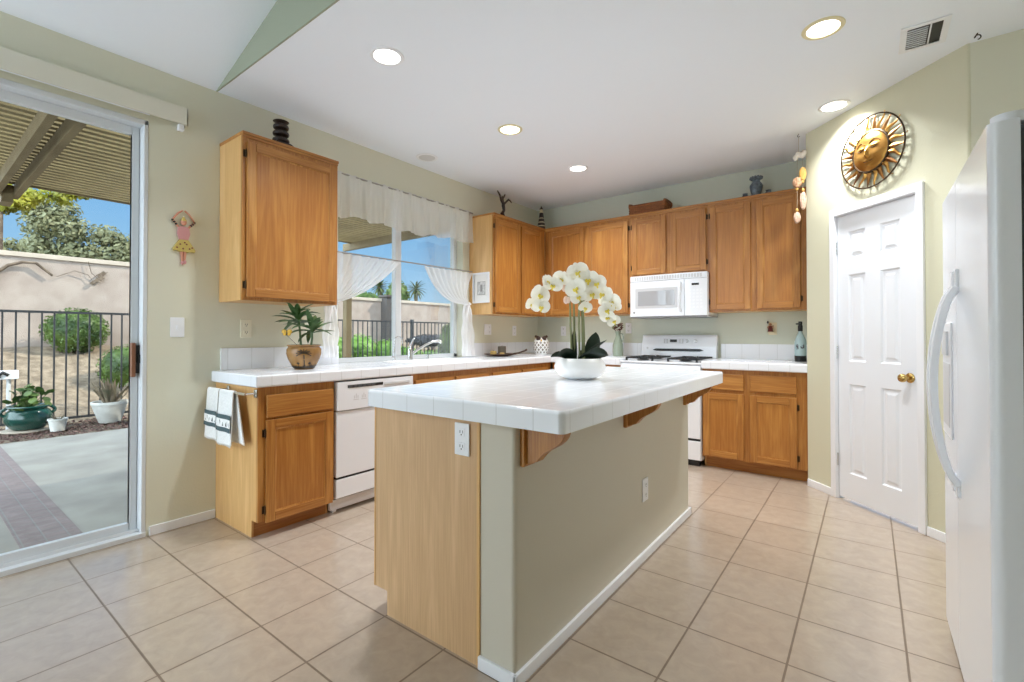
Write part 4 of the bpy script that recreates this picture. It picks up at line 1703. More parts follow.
# framed picture on the cabinet side
pf = thing('framed_picture', 'small white framed sketch hung on the cabinet side right of the window', 'picture', (.145, 3.10, 1.50))
Tp = Matrix(((1, 0, 0, .145), (0, -1, 0, 3.1165), (0, 0, 1, 1.662), (0, 0, 0, 1)))
m = MB()
a, h = .112, .157
for q in ((-a, -a+.018, -h, h), (a-.018, a, -h, h), (-a+.018, a-.018, -h, -h+.018), (-a+.018, a-.018, h-.018, h)):
    m.box(q[0], q[1], .0005, .018, q[2], q[3], .002)
m.xf(Tp).build('frame', 'trim', pf)
m = MB()
m.box(-a+.014, a-.014, .001, .008, -h+.014, h-.014)
m.xf(Tp).build('mat_board', 'paper', pf, smooth=0)
m = MB()
m.box(-.045, .055, .0078, .0095, -.07, .06)
m.xf(Tp).build('sketch', 'sketch', pf, smooth=0)
m = MB()
for q in ((-.048, .058, -.073, -.069), (-.048, .058, .059, .063), (-.048, -.044, -.07, .06), (.054, .058, -.07, .06), (-.01, .02, -.04, .03)):
    m.box(q[0], q[1], .009, .0105, q[2], q[3])
m.xf(Tp).build('ink_border', 'grey', pf, smooth=0)

# ------------------------------------------------------------------ orchid on the island
OL = (2.128, 1.617, CT)
orc = thing('potted_orchid', 'white orchid with arching sprays in a round white bowl on the island', 'potted orchid', OL, YAW)
TO = Matrix.Translation(OL) @ Matrix.Rotation(YAW, 4, 'Z')      # x to the right, y away from the camera side
m = MB()
m.lathe([(0, 0), (.06, 0), (.075, .004), (.11, .020), (.131, .048), (.134, .066), (.126, .09), (.113, .106), (.108, .11), (.104, .106), (.112, .09), (.116, .085), (0, .082)], seg=48)
m.xf(TO).build('bowl', 'ceramic', orc)
m = MB()
m.lathe([(0, .094), (.06, .096), (.112, .088)], seg=32)
m.xf(TO).build('moss', 'darkleaf', orc)
def leaf3(base, pts, w, n=10):
    """a thick curved leaf along a quadratic path"""
    a, b, c = [Vector(p) for p in (base, *pts)]
    m = MB()
    vs, fs = [], []
    for k in range(n+1):
        u = k/n
        p = a*(1-u)**2+b*2*u*(1-u)+c*u*u
        d = ((b-a)*(1-u)+(c-b)*u).normalized()
        sd = d.cross(Vector((0, 1, .25))).normalized()
        nr = sd.cross(d)
        ww = w*(sin(pi*(.1+.9*u)**1.1)**.7 if u < 1 else .02)
        for q in (-1, -.5, 0, .5, 1):
            vs.append(tuple(p+sd*ww*q+nr*(abs(q)*ww*.22)))
    for k in range(n):
        for q in range(4):
            fs.append((k*5+q, k*5+q+1, k*5+6+q, k*5+5+q))
    m.faces(vs, fs)
    return m.thick(.0025)
for base, pts, w in (((-.03, -.02, .10), ((-.06, -.05, .16), (-.125, -.085, .125)), .026),
                     ((-.05, .0, .10), ((-.10, .01, .15), (-.155, -.01, .115)), .016),
                     ((.04, -.01, .10), ((.075, .0, .17), (.082, -.01, .245)), .038),
                     ((.03, -.04, .10), ((.07, -.08, .155), (.135, -.07, .125)), .032),
                     ((-.02, -.05, .10), ((.03, -.09, .15), (.14, -.02, .205)), .010),
                     ((.0, .04, .10), ((.05, .09, .16), (.12, .07, .15)), .028),
                     ((-.02, .0, .10), ((-.035, .01, .20), (-.025, .01, .262)), .014)):
    leaf3(base, pts, w).xf(TO).build('leaf', 'darkleaf', orc, smooth=60)
def stem(P, r=.0062):
    m = MB()
    V = [Vector((p[0]-.008*min(1, p[2]/.4), p[1], p[2]-.024*min(1, p[2]/.5))) for p in P]
    out = []
    n = len(V)
    for i in range(n-1):
        p0, p1, p2, p3 = V[max(i-1, 0)], V[i], V[i+1], V[min(i+2, n-1)]
        for k in range(6):
            t = k/6
            out.append(.5*((2*p1)+(-p0+p2)*t+(2*p0-5*p1+4*p2-p3)*t*t+(-p0+3*p1-3*p2+p3)*t**3))
    out.append(V[-1])
    m.tube(out, [r*(1-.55*k/len(out)) for k in range(len(out))], 7)
    return m
for P in ([(-.04, 0, .09), (-.043, 0, .30), (-.048, 0, .44), (-.09, -.01, .525), (-.16, -.03, .52), (-.215, -.05, .45)],
          [(-.025, .01, .09), (-.022, .01, .30), (-.025, .0, .45), (-.03, -.01, .53), (-.10, -.03, .555), (-.17, -.05, .53)],
          [(.0, -.01, .09), (.0, -.01, .30), (.005, -.02, .46), (.03, -.03, .56), (.09, -.04, .55)],
          [(.015, .0, .09), (.02, .0, .30), (.018, .0, .45), (.05, .0, .535), (.11, -.01, .50), (.15, -.02, .42), (.17, -.03, .33)],
          [(.028, .02, .09), (.03, .02, .28), (.03, .02, .43), (.07, .02, .52), (.13, .02, .47), (.165, .01, .38)]):
    stem(P).xf(TO).build('flower_stem', 'stem', orc)
def blossom():
    m = MB()
    def petal(ang, L, w, cup, broad):
        def fn(u, v):
            r = L*v
            ww = w*(sin(pi*min(1, v*.93+.04))**broad)
            x = (u-.5)*2*ww
            z = cup*(v*v)-.25*abs(u-.5)*ww*1.2
            c, s_ = cos(ang), sin(ang)
            return (r*c-x*s_, -.004-z*1, r*s_+x*c)
        m.grid(fn, 6, 7)
    m.mi = 0
    for a in (pi/2, pi/2+2.15, pi/2-2.15):
        petal(a, .046, .019, -.006, .75)
    for a in (.22, pi-.22):
        petal(a, .053, .036, .004, .55)
    m.mi = 1
    m.ball((0, -.012, -.006), (.006, .010, .008), 10, 8)
    m.ball((-.008, -.012, -.004), (.006, .006, .009), 8, 6)
    m.ball((.008, -.012, -.004), (.006, .006, .009), 8, 6)
    m.ball((0, -.018, -.016), (.005, .005, .010), 8, 6)
    return m
rnd = random.Random(11)
first = None
FL = [(-.206, -.05, .459, 1.15), (-.249, -.03, .411, .8), (-.202, -.07, .398, .95), (-.168, -.04, .533, .75), (-.138, -.04, .512, 1), (-.092, -.035, .545, .95),
      (-.012, -.04, .578, 1.15), (-.022, -.06, .492, 1.1), (-.006, -.05, .448, .85), (.010, -.05, .503, .9), (.042, -.05, .54, 1.1), (.085, -.05, .519, 1),
      (.026, -.05, .395, .8), (.064, -.03, .465, 1), (.123, -.03, .465, 1.05), (.166, -.04, .427, 1), (.139, -.04, .384, .9), (.15, -.03, .346, .9),
      (.176, -.04, .325, .7), (.182, -.02, .4, .8), (.105, .03, .49, .9), (.03, .05, .55, 1), (-.06, .03, .53, .9), (.15, .04, .44, .9)]
for k, (x, y, z, s_) in enumerate(FL):
    yaw_ = -1.1*x/.2*.5+rnd.uniform(-.45, .45)+(pi if y > .02 else 0)
    R = Matrix.Translation((x-.008, y-.006, z-.024)) @ Matrix.Rotation(yaw_, 4, 'Z') @ Matrix.Rotation(rnd.uniform(-.1, .5), 4, 'X') @ Matrix.Rotation(rnd.uniform(-.5, .5), 4, 'Y') @ Matrix.Scale(s_*.98, 4)
    if first is None:
        first = blossom().build('blossom', ['petal', 'lip'], None, smooth=60)
        first.parent = orc
        o = first
    else:
        o = first.copy()
        COL.objects.link(o)
        o.parent = orc
    o.matrix_basis = R
for x, z in ((-.083, .476), (-.075, .412)):
    m = MB()
    c = Vector((x, -.02, z))
    m.ball(c, (.014, .012, .021), 12, 8)
    m.ball(c+Vector((.012, -.006, 0)), (.010, .010, .018), 10, 8)
    m.xf(TO).build('half_open_bud', 'pink_petal', orc)
for x, z, rr in ((.17, .30, .010), (.176, .283, .008), (.168, .268, .006), (.02, .37, .008)):
    m = MB()
    m.ball((x, -.03, z), (rr*.8, rr*.8, rr*1.3), 10, 8)
    m.xf(TO).build('bud', 'stem', orc)

# ------------------------------------------------------------------ ornaments on top of the wall cabinets
UT = UZ1+.018
sc = thing('stacked_stone_sculpture', 'dark brown sculpture of stacked rounded discs on the cabinet beside the slider', 'sculpture', (.17, 1.03, UT))
m = MB()
m.prism([(.10, .95, UT), (.24, .95, UT), (.24, 1.14, UT), (.10, 1.14, UT)], (0, 0, .012), .004)
m.prism([(.12, .955, UT+.012), (.12, 1.135, UT+.012), (.12, 1.06, UT+.05), (.12, .965, UT+.05)], (.10, 0, 0), .006)
m.build('base', 'darkwood', sc)
z = UT+.05
for k, (r, h) in enumerate(((.054, .034), (.024, .014), (.052, .034), (.024, .014), (.05, .034), (.022, .012))):
    m = MB()
    m.lathe([(0, 0), (r*.7, 0), (r*.93, h*.2), (r, h*.5), (r*.93, h*.8), (r*.7, h), (0, h)], (.17, 1.015+.006*(k % 2), z), 24)
    m.build('disc', 'darkwood', sc)
    z += h-.001
m = MB()
m.lathe([(0, 0), (.02, 0), (.05, .01), (.046, .012), (0, .006)], (.17, 1.015, z), 24)
m.build('rim', 'darkwood', sc)

tw = thing('twig_figurine', 'dark figurine with curling branch arms on the cabinet right of the window', 'figurine', (.2, 3.41, UT))
m = MB()
def T2(a, b):
    return (.2, 3.41+a, UT+b)
m.lathe([(0, 0), (.045, 0), (.045, .01), (.02, .02), (0, .022)], (.2, 3.41, UT), 16, 1, 1.3)
m.tube([T2(.02, .01), T2(-.02, .06), T2(.01, .10), T2(0, .15), T2(.0, .18)], [.02, .022, .016, .02, .016], 10)
m.build('body', 'darkwood', tw)
for P in ([(0, .16), (-.04, .20), (-.06, .25), (-.10, .285)], [(0, .16), (-.01, .22), (.02, .26), (.03, .275)], [(0, .16), (.05, .20), (.09, .235), (.13, .225), (.145, .21)], [(-.01, .17), (-.03, .21), (-.015, .245)]):
    m = MB()
    m.tube([T2(*p) for p in P], [.013, .011, .010, .007, .005][:len(P)], 8)
    m.build('branch', 'darkwood', tw)

lh = thing('lighthouse_ornament', 'dark tapering lighthouse ornament with pale bands in the corner above the cabinets', 'ornament', (.2, 4.15, UT))
LC = (.2, 4.15, UT)
def cone(z0, z1, mt, nm, k=1.0):
    r = lambda z: (.055-.033*z/.22)*k
    m = MB()
    m.lathe([(0, z0), (r(z0), z0), (r(z1), z1), (0, z1)], LC, 20)
    m.build(nm, mt, lh)
cone(0, .02, 'darkwood', 'base', 1.15)
for z0, z1, mt in ((.02, .055, 'darkwood'), (.055, .065, 'cream'), (.065, .10, 'darkwood'), (.10, .11, 'cream'), (.11, .15, 'darkwood'), (.15, .158, 'cream'), (.158, .22, 'darkwood')):
    cone(z0, z1, mt, 'tower_band', 1)
m = MB()
m.lathe([(0, .22), (.026, .22), (.026, .226), (.017, .228), (.017, .262), (0, .262)], LC, 16)
m.build('lantern', 'cream', lh)
m = MB()
m.lathe([(.022, .262), (.022, .268), (.010, .288), (.004, .30), (0, .302)], LC, 16)
m.build('roof', 'darkwood', lh)

bk = thing('wicker_basket', 'long brown wicker basket with raised ends on top of the back cabinets', 'basket', (1.52, 4.22, UT))
m = MB()
x0, x1, y0, y1, h = 1.335, 1.705, 4.12, 4.33, .10
def bwall(P):
    return plate
for k in range(8):       # woven rows
    z = UT+.006+k*h/8
    for r_ in range(1):
        P = []
        n = 44
        for q in range(n+1):
            u = q/n*4
            s_ = int(min(u, 3.999))
            f = u-s_
            c = [(x0, y0), (x1, y0), (x1, y1), (x0, y1), (x0, y0)]
            x = c[s_][0]+(c[s_+1][0]-c[s_][0])*f
            y = c[s_][1]+(c[s_+1][1]-c[s_][1])*f
            o_ = .004*(1 if (q+k) % 2 else -1)
            P.append((x+(o_ if s_ in (1, 3) else 0), y+(o_ if s_ in (0, 2) else 0), z))
        m.tube(P, .0085, 6, cap=False)
m.box(x0, x1, y0, y1, UT+.001, UT+.006)
m.build('body', 'wicker', bk)
for xx in (x0, x1):
    m = MB()
    m.tube([(xx, y0-.005, UT+h-.01), (xx, y0, UT+h+.018), (xx, y0+.05, UT+h+.026), (xx, y1-.05, UT+h+.026), (xx, y1, UT+h+.018), (xx, y1+.005, UT+h-.01)], .011, 8)
    m.build('end_handle', 'wicker', bk)
m = MB()
m.tube([(x0, y0, UT+h), (x1, y0, UT+h), (x1, y1, UT+h), (x0, y1, UT+h), (x0, y0, UT+h)], .012, 8)
m.build('rim', 'wicker', bk)

va = thing('stoneware_vase', 'blue-grey shouldered stoneware vase on the cabinets right of the basket', 'vase', (2.52, 4.22, UT))
m = MB()
m.lathe([(0, 0), (.030, 0), (.032, .008), (.044, .06), (.054, .105), (.053, .13), (.038, .15), (.030, .16), (.036, .185), (.045, .2), (.042, .202), (.03, .19), (.024, .165), (0, .16)], (2.52, 4.22, UT), 32)
m.build('body', 'slate', va)
m = MB()
for k in range(12):
    a = 2*pi*k/12
    m.ball((2.52+.046*cos(a), 4.22+.046*sin(a), UT+.192), (.012, .012, .014), 8, 6)
m.build('ruffled_rim', 'slate', va)
m = MB()
for k in range(10):
    a = 2*pi*k/10
    P = [(2.52+(.0545-.002*abs(q))*cos(a+.09*q), 4.22+(.0545-.002*abs(q))*sin(a+.09*q), UT+.112+.012*cos(q*1.2)) for q in (-1.5, -.5, .5, 1.5)]
    m.tube(P, .0025, 5)
m.build('relief_pattern', 'gasket', va)
def smalljar(label, x):
    o = thing('stoneware_jar', label, 'jar', (x, 4.23, UT))
    m = MB()
    m.lathe([(0, 0), (.02, 0), (.027, .012), (.030, .035), (.024, .05), (.019, .055), (.024, .066), (.020, .066), (.015, .055), (0, .052)], (x, 4.23, UT), 24)
    m.build('body', 'slate', o)
    m = MB()
    m.tube([(x+.0305*cos(a), 4.23+.0305*sin(a), UT+.035) for a in [2*pi*k/20 for k in range(21)]], .0025, 6, cap=False)
    m.build('band', 'gasket', o)
smalljar('tiny blue-grey stoneware jar left of the tall stoneware vase', 2.425)
smalljar('tiny blue-grey stoneware jar right of the tall stoneware vase', 2.618)

# ------------------------------------------------------------------ shell wind chime
wc = thing('shell_wind_chime', 'hanging shell and bead wind chime by the corner of the pantry wall', 'wind chime', (2.895, 3.735, 2.06))
HX, HY = 2.905, 3.735
WCX = .012
m = MB()
P = [(HX+.008*cos(a), HY, CEIL-.016+.008*sin(a)) for a in [pi/2+1.4*pi*k/10 for k in range(11)]]
m.tube([(HX, HY, CEIL)]+P, .0022, 6)
m.build('hook', 'iron', wc)
m = MB()
m.tube([(HX, HY, CEIL-.02), (HX, HY, 2.60)], .0012, 5)
m.tube([(2.883+WCX, HY, 2.59), (2.880+WCX, HY, 2.06)], .0014, 5)
m.tube([(2.918+WCX, HY, 2.59), (2.920+WCX, HY, 2.17)], .0014, 5)
m.build('strings', 'string', wc)
def shell(x, z, rx, rz, mt, nm='shell', ribs=0):
    m = MB()
    x += WCX
    m.ball((x, HY, z), (rx, rx*.6, rz), 14, 10)
    for k in range(ribs):
        a = -.9+1.8*k/max(1, ribs-1)
        m.tube([(x+rx*.2*sin(a), HY-rx*.55, z-rz*.8), (x+rx*.9*sin(a), HY-rx*.5*cos(a)-.003, z+.2*rz), (x+rx*.8*sin(a), HY-rx*.3, z+rz*.8)], rx*.10, 5)
    m.build(nm, mt, wc)
for x, z in ((2.872, 2.575), (2.885, 2.595), (2.902, 2.59), (2.92, 2.585), (2.928, 2.60)):
    shell(x, z, .019, .024, 'shell_white')
shell(2.882, 2.375, .034, .043, 'shell_brown', ribs=5)
shell(2.919, 2.435, .026, .056, 'shell_orange', ribs=5)
shell(2.921, 2.225, .024, .072, 'shell_pink', ribs=4)
shell(2.880, 2.098, .025, .045, 'shell_pink', ribs=4)
for x, z in ((2.921, 2.31), (2.880, 2.158), (2.880, 2.325), (2.92, 2.375)):
    m = MB()
    m.ball((x+WCX, HY, z), (.010, .010, .014), 10, 8)
    m.build('bead', 'shell_orange', wc)

# ------------------------------------------------------------------ sun plaque
SZ = 2.392
Ts = DIAG @ Matrix.Translation((.350, 0, SZ)) @ Matrix.Rotation(.0, 4, 'Y')     # x along, y to the room, z up
sun_t = thing('sun_wall_plaque', 'round golden metal sun face plaque on the wall above the pantry door', 'wall plaque', Ts.translation-Vector((0, 0, .24)))
m = MB()
m.tube([(.236*cos(a), .016, .236*sin(a)) for a in [2*pi*k/72 for k in range(73)]], .0052, 8, cap=False)
m.xf(Ts).build('outer_ring', 'bronze', sun_t)
m = MB()
m.tube([(.133*cos(a), .016, .133*sin(a)) for a in [2*pi*k/60 for k in range(61)]], .009, 8, cap=False)
m.xf(Ts).build('inner_ring', 'bronze', sun_t)
for k in range(24):
    a = 2*pi*(k+.5)/24
    m = MB()
    wavy = k % 2 == 0
    n = 12
    vs, fs = [], []
    L0, L1 = .128, (.252 if wavy else .236)
    for q in range(n+1):
        u = q/n
        r = L0+(L1-L0)*u
        off = (.010*sin(2*pi*u) if wavy else 0)
        w = (.017 if wavy else .019)*(1-u)**.8+.0012
        ca, sa = cos(a), sin(a)
        for s_, d in ((-1, .012), (0, .024*(1-u*.5)), (1, .012), (0, .006)):
            x = r*ca-(off+s_*w)*sa
            z = r*sa+(off+s_*w)*ca
            vs.append((x, d, z))
    for q in range(n):
        for e in range(4):
            fs.append((q*4+e, q*4+(e+1) % 4, q*4+4+(e+1) % 4, q*4+4+e))
    fs += [(0, 1, 2, 3), (n*4, n*4+1, n*4+2, n*4+3)]
    m.faces(vs, fs)
    m.xf(Ts).build('ray', 'gold' if wavy else 'copper', sun_t, smooth=30)
def face(x, z):
    """height of the face over its disc"""
    r = sqrt(x*x+z*z)/.130
    d = .032*sqrt(max(0, 1-r*r*.96))
    g = lambda cx, cz, sx, sz: exp(-((x-cx)/sx)**2-((z-cz)/sz)**2)
    d += .020*g(0, -.008, .012, .032)+.012*g(0, -.030, .018, .012)
    d += .006*g(-.06, -.03, .03, .03)+.006*g(.06, -.03, .03, .03)
    d += .008*g(-.048, .026, .024, .010)+.008*g(.048, .026, .024, .010)
    d += .007*g(0, -.060, .026, .006)+.008*g(0, -.073, .020, .006)-.004*g(0, -.066, .03, .003)
    d += .006*g(0, -.098, .02, .014)
    d += .004*g(0, .075, .05, .03)
    return d
m = MB()
nr, na = 34, 72
vs, fs = [(0, .016+face(0, 0), 0)], []
for i in range(1, nr+1):
    for k in range(na):
        a = 2*pi*k/na
        r = .130*i/nr
        vs.append((r*cos(a), .012+face(r*cos(a), r*sin(a)), r*sin(a)))
for k in range(na):
    fs.append((0, 1+k, 1+(k+1) % na))
for i in range(nr-1):
    for k in range(na):
        k2 = (k+1) % na
        fs.append((1+i*na+k, 1+(i+1)*na+k, 1+(i+1)*na+k2, 1+i*na+k2))
m.faces(vs, fs)
fc = m.xf(Ts).build('face', 'gold', sun_t, smooth=180)
for s_ in (-1, 1):
    m = MB()
    m.tube([(s_*(.018+.066*k/10), .0135+face(s_*(.018+.066*k/10), .045+.022*sin(pi*k/10)), .045+.022*sin(pi*k/10)) for k in range(11)], .0026, 6)
    m.xf(Ts).build('brow', 'copper', fc)
    m = MB()
    m.tube([(s_*(.022+.052*k/10), .0135+face(s_*(.022+.052*k/10), .022-.012*sin(pi*k/10)), .022-.012*sin(pi*k/10)) for k in range(11)], .0026, 6)
    m.xf(Ts).build('eye', 'bronze', fc)
m = MB()
m.tube([(-.032+.064*k/10, .0125+face(-.032+.064*k/10, -.064-.006*sin(pi*k/10)), -.064-.006*sin(pi*k/10)) for k in range(11)], .0022, 6)
m.xf(Ts).build('mouth', 'bronze', fc)
m = MB()
m.tube([(-.095+.012*cos(a), .012, .222+.014*sin(a)) for a in [pi*k/8-.3 for k in range(10)]], .0025, 6)
m.xf(Ts).build('hanging_loop', 'bronze', sun_t)

# ------------------------------------------------------------------ doll plaque
dl = thing('doll_wall_plaque', 'small ceramic dancing doll plaque with yellow skirt and raised arms beside the slider', 'wall plaque', (WX+.01, .512, 1.62))
Td = Matrix(((0, 1, 0, WX), (1, 0, 0, .512), (0, 0, 1, 1.615), (0, 0, 0, 1)))     # x along the wall, y into the room
m = MB()
m.prism([(-.034, .001, .185), (-.022, .001, .135), (.022, .001, .135), (.036, .001, .185), (.028, .001, .222), (.010, .001, .228), (-.010, .001, .228), (-.028, .001, .222)], (0, .014, 0), .004)
m.xf(Td).build('bodice', 'pink', dl)
m = MB()
P = [(-.024, .001, .145), (-.058, .001, .085), (-.052, .001, .072), (-.036, .001, .080), (-.02, .001, .068), (0, .001, .076), (.02, .001, .066), (.038, .001, .078), (.058, .001, .07), (.064, .001, .084), (.026, .001, .145)]
m.prism(P, (0, .018, 0), .003)
sk_ = m.xf(Td).build('skirt', 'doll_yellow', dl)
m = MB()
for x, z in ((-.036, .094), (-.02, .115), (-.004, .09), (.014, .118), (.03, .092), (.044, .10), (.004, .128)):
    m.ball((x, .0185, z), (.0055, .002, .0055), 10, 6)
m.xf(Td).build('dots', 'maroon', sk_)
m = MB()
m.ball((0, .012, .252), (.016, .010, .019), 14, 10)
m.xf(Td).build('head', 'skin', dl)
m = MB()
m.ball((0, .012, .266), (.016, .010, .010), 12, 8)
m.ball((0, .012, .280), (.008, .007, .008), 10, 8)
m.xf(Td).build('hair', 'doll_yellow', dl)
for s_ in (-1, 1):
    m = MB()
    m.tube([(s_*.026, .008, .222), (s_*.058, .010, .262), (s_*.03, .010, .305), (s_*.006, .010, .325)], [.0065, .006, .0055, .005], 8)
    ar = m.xf(Td).build('arm', 'skin', dl)
    m = MB()
    for k in range(3):
        m.ball((s_*(.040+.009*k), .010, .238+.011*k), .0075, 8, 6)
    m.xf(Td).build('bangle', 'black', ar)
    m = MB()
    m.tube([(s_*.009, .008, .078), (s_*.008, .009, .04), (s_*.005, .010, .012), (s_*.003, .012, -.004)], [.009, .007, .006, .007], 8)
    m.xf(Td).build('leg', 'skin', dl)
m = MB()
m.ball((-.007, .014, .002), (.008, .010, .012), 10, 8)
m.ball((.007, .014, .008), (.008, .010, .012), 10, 8)
m.xf(Td).build('slippers', 'pink', dl)

# ------------------------------------------------------------------ outdoors: ground
PZ = -.05
m = MB()
m.box(-4.42, WX-.15, -7, 13, PZ-.15, PZ)
struct(m.build('patio', 'concrete', smooth=0), 'pale concrete patio slab outside the sliding door', 'patio')
m = MB()
m.box(-4.40, WX-.2, -.115, .155, PZ-.02, PZ+.002)
struct(m.build('patio_brick_band', 'brickband', smooth=0), 'band of reddish brick pavers across the patio', 'paving')
def slope_z(x):
    u = min(1, max(0, (-5.75-x)/3.2))
    return -.06+1.02*(u*u*(3-2*u)*.5+u*.5)
m = MB()
def gfn(u, v):
    x = -4.42-4.9*u
    y = -7+20*v
    z = slope_z(x)+.035*noise.noise(Vector((x*2.3, y*2.3, 0)))*(1 if x < -5.6 else .2)
    return (x, y, z if x > -9.25 else .9)
m.grid(gfn, 50, 130)
struct(m.build('dirt_slope', 'dirt', smooth=180), 'dry dirt slope rising to the stucco garden wall', 'ground')
rnd = random.Random(5)
m = MB()
for k in range(2600):
    x, y = rnd.uniform(-5.62, -4.44), rnd.uniform(-1.2, 3.0)
    z = slope_z(x)+rnd.uniform(0, .03)
    a, b = rnd.uniform(0, pi), rnd.uniform(.015, .04)
    d = Vector((cos(a), sin(a), rnd.uniform(-.5, .5)))*b
    e = Vector((-sin(a), cos(a), rnd.uniform(-.4, .4)))*b*.5
    p = Vector((x, y, z))
    h = Vector((0, 0, .012))
    m.faces([p-d, p-e, p+d, p+e, p+h], [(0, 1, 4), (1, 2, 4), (2, 3, 4), (3, 0, 4)])
tag(m.build('bark_mulch', 'mulch', smooth=0, weld=False), 'strip of red-brown bark mulch between patio and iron fence', 'mulch', kind='stuff')
m = MB()
m.box(-9.3, -9.0, -8, 6.6, .3, 2.62, .01)
m.box(-9.3, -9.0, 6.6, 20, .3, 2.24, .01)
gw = struct(m.build('garden_wall', 'stucco', smooth=0), 'tall beige stucco garden wall behind the yard', 'garden wall')
m = MB()
m.box(-9.34, -8.955, -8, 6.6, 2.60, 2.69, .015)
m.box(-9.34, -8.955, 6.6, 20, 2.23, 2.32, .015)
m.build('wall_cap', 'stucco_cap', gw)
m = MB()
m.box(-9.05, -8.72, 8.79, 9.07, .6, 2.37, .01)
m.box(-9.09, -8.68, 8.75, 9.11, 2.36, 2.43, .01)
struct(m.build('garden_wall_pillar', plain('grey stone pillar', lin(78, 75, 73), .9), smooth=0), 'dark grey pillar in front of the garden wall', 'pillar')
# ground beyond the wall, low hills
m = MB()
m.grid(lambda u, v: (-9.2-110*u, -60+160*v, -.2+3.0*min(1, u*5)+.6*noise.noise(Vector((u*6, v*9, 0)))), 24, 30)
struct(m.build('far_ground', 'dirt', smooth=180), 'ground beyond the garden wall', 'ground')

# iron fence
FXX = -5.55
def fence_panel(y0, y1, label):
    f = thing('iron_fence', label, 'fence', (FXX, (y0+y1)/2, -.04), 0, None)
    m = MB()
    for z in (1.485, .02):
        m.box(FXX-.016, FXX+.016, y0, y1, z-.016, z+.016)
    m.build('rails', 'fence', f, smooth=0)
    n = int(round((y1-y0)/.122))
    for k in range(1, n):
        m = MB()
        y = y0+(y1-y0)*k/n
        m.box(FXX-.009, FXX+.009, y-.009, y+.009, .0, 1.485)
        m.build('picket', 'fence', f, smooth=0)
    return f
def fence_post(y, label):
    f = thing('fence_post', label, 'fence post', (FXX, y, -.06))
    m = MB()
    m.box(FXX-.032, FXX+.032, y-.032, y+.032, -.08, 1.53, .003)
    m.build('post', 'fence', f)
    m = MB()
    m.box(FXX-.038, FXX+.038, y-.038, y+.038, 1.528, 1.548, .006)
    m.build('cap', 'fence', f)
fence_panel(-.45, 2.35, 'black iron fence panel seen through the sliding door, behind the pots')
fence_panel(4.70, 7.06, 'black iron fence panel seen through the left pane of the kitchen window')
fence_panel(7.13, 9.55, 'black iron fence panel seen through the right pane of the kitchen window')
fence_post(7.095, 'black iron fence post between two fence panels outside the kitchen window')

# pergola over the patio
pg = thing('pergola', 'cream lattice patio cover on timber beams outside the slider and window', 'pergola', (-1.8, 1.0, PZ))
PT = 2.665
m = MB()
k = 0
x = -.30
while x > -3.32:
    m.box(x-.029, x+.029, -3.2, 3.97, PT, PT+.04)
    x -= .104
m.build('lattice', 'perg_slat', pg, smooth=0)
for y in (-2.4, .03, .165, 3.92):
    m = MB()
    m.box(-3.55, WX-.17, y-.024, y+.024, PT-.115, PT)
    m.build('rafter', 'perg', pg, smooth=0)
m = MB()
m.box(-3.36, -3.31, -3.2, 3.97, PT-.01, PT+.05)
m.build('edge_fascia', 'perg', pg, smooth=0)
m = MB()
m.box(-3.60, -3.36, .056, .139, PT-.19, PT-.02)
m.build('spacer_block', 'perg', pg, smooth=0)
for y in (-2.4, 3.92):
    m = MB()
    m.box(-3.50, -3.40, y-.05, y+.05, PZ-.02, PT-.15, .004)
    m.build('post', 'perg', pg)

# pots
gp = thing('green_planter', 'glossy dark green planter pot with round leafy plant by the iron fence', 'planter', (-5.13, .475, -.045))
GC = (-5.13, .475, -.045)
m = MB()
m.lathe([(0, .01), (.24, .01), (.25, .02), (.25, .03), (0, .03)], GC, 28)
m.build('saucer', 'stucco_cap', gp)
m = MB()
m.lathe([(0, .03), (.13, .03), (.16, .05), (.215, .13), (.225, .19), (.20, .26), (.17, .285), (.19, .31), (.215, .32), (.205, .33), (.17, .31), (0, .29)], GC, 36)
for s_ in (-1, 1):
    m.tube([(GC[0], GC[1]+s_*(.19+.055*sin(pi*k/8)), GC[2]+.20+.11*k/8) for k in range(9)], .018, 8)
m.build('pot', 'greenglaze', gp)
m = MB()
rnd = random.Random(9)
for k in range(60):
    a, r, z = rnd.uniform(0, 2*pi), rnd.uniform(0, .22), rnd.uniform(.36, .58)
    c = Vector((GC[0]+r*cos(a), GC[1]+r*sin(a), GC[2]+z-.4*r))
    R = Matrix.Rotation(rnd.uniform(-.7, .7), 3, 'X') @ Matrix.Rotation(rnd.uniform(-.7, .7), 3, 'Y')
    m.faces([c+R @ Vector((.045*cos(q*pi/5), .045*sin(q*pi/5), .008*(q % 2))) for q in range(10)], [tuple(range(10))])
    m.tube([c, (GC[0], GC[1], GC[2]+.28)], .004, 5)
m.build('plant', 'bush', gp, smooth=0)
sp_ = thing('small_planter', 'small pale weathered pot between the green planter and the white pot', 'planter', (-4.83, .70, -.045))
PCs = (-4.83, .70, -.045)
m = MB()
m.lathe([(0, .01), (.068, .01), (.09, .14), (.098, .145), (.098, .165), (.086, .165), (.08, .14), (0, .135)], PCs, 24)
m.build('pot', 'potwhite', sp_)
m = MB()
for k in range(12):
    a = k*.52
    m.tube([(PCs[0], PCs[1], PCs[2]+.13), (PCs[0]+.07*cos(a), PCs[1]+.07*sin(a), PCs[2]+.19+.01*(k % 3))], [.008, .002], 5)
m.build('sprouts', 'agave', sp_)
wp = thing('white_planter', 'white flared pot with spiky grey-green succulent by the iron fence', 'planter', (-5.06, 1.26, -.045))
WC = (-5.06, 1.26, -.045)
m = MB()
m.lathe([(0, .01), (.11, .01), (.12, .02), (.165, .16), (.195, .26), (.205, .265), (.205, .30), (.185, .30), (.175, .25), (0, .24)], WC, 32)
m.build('pot', 'potwhite', wp)
m = MB()
rnd = random.Random(4)
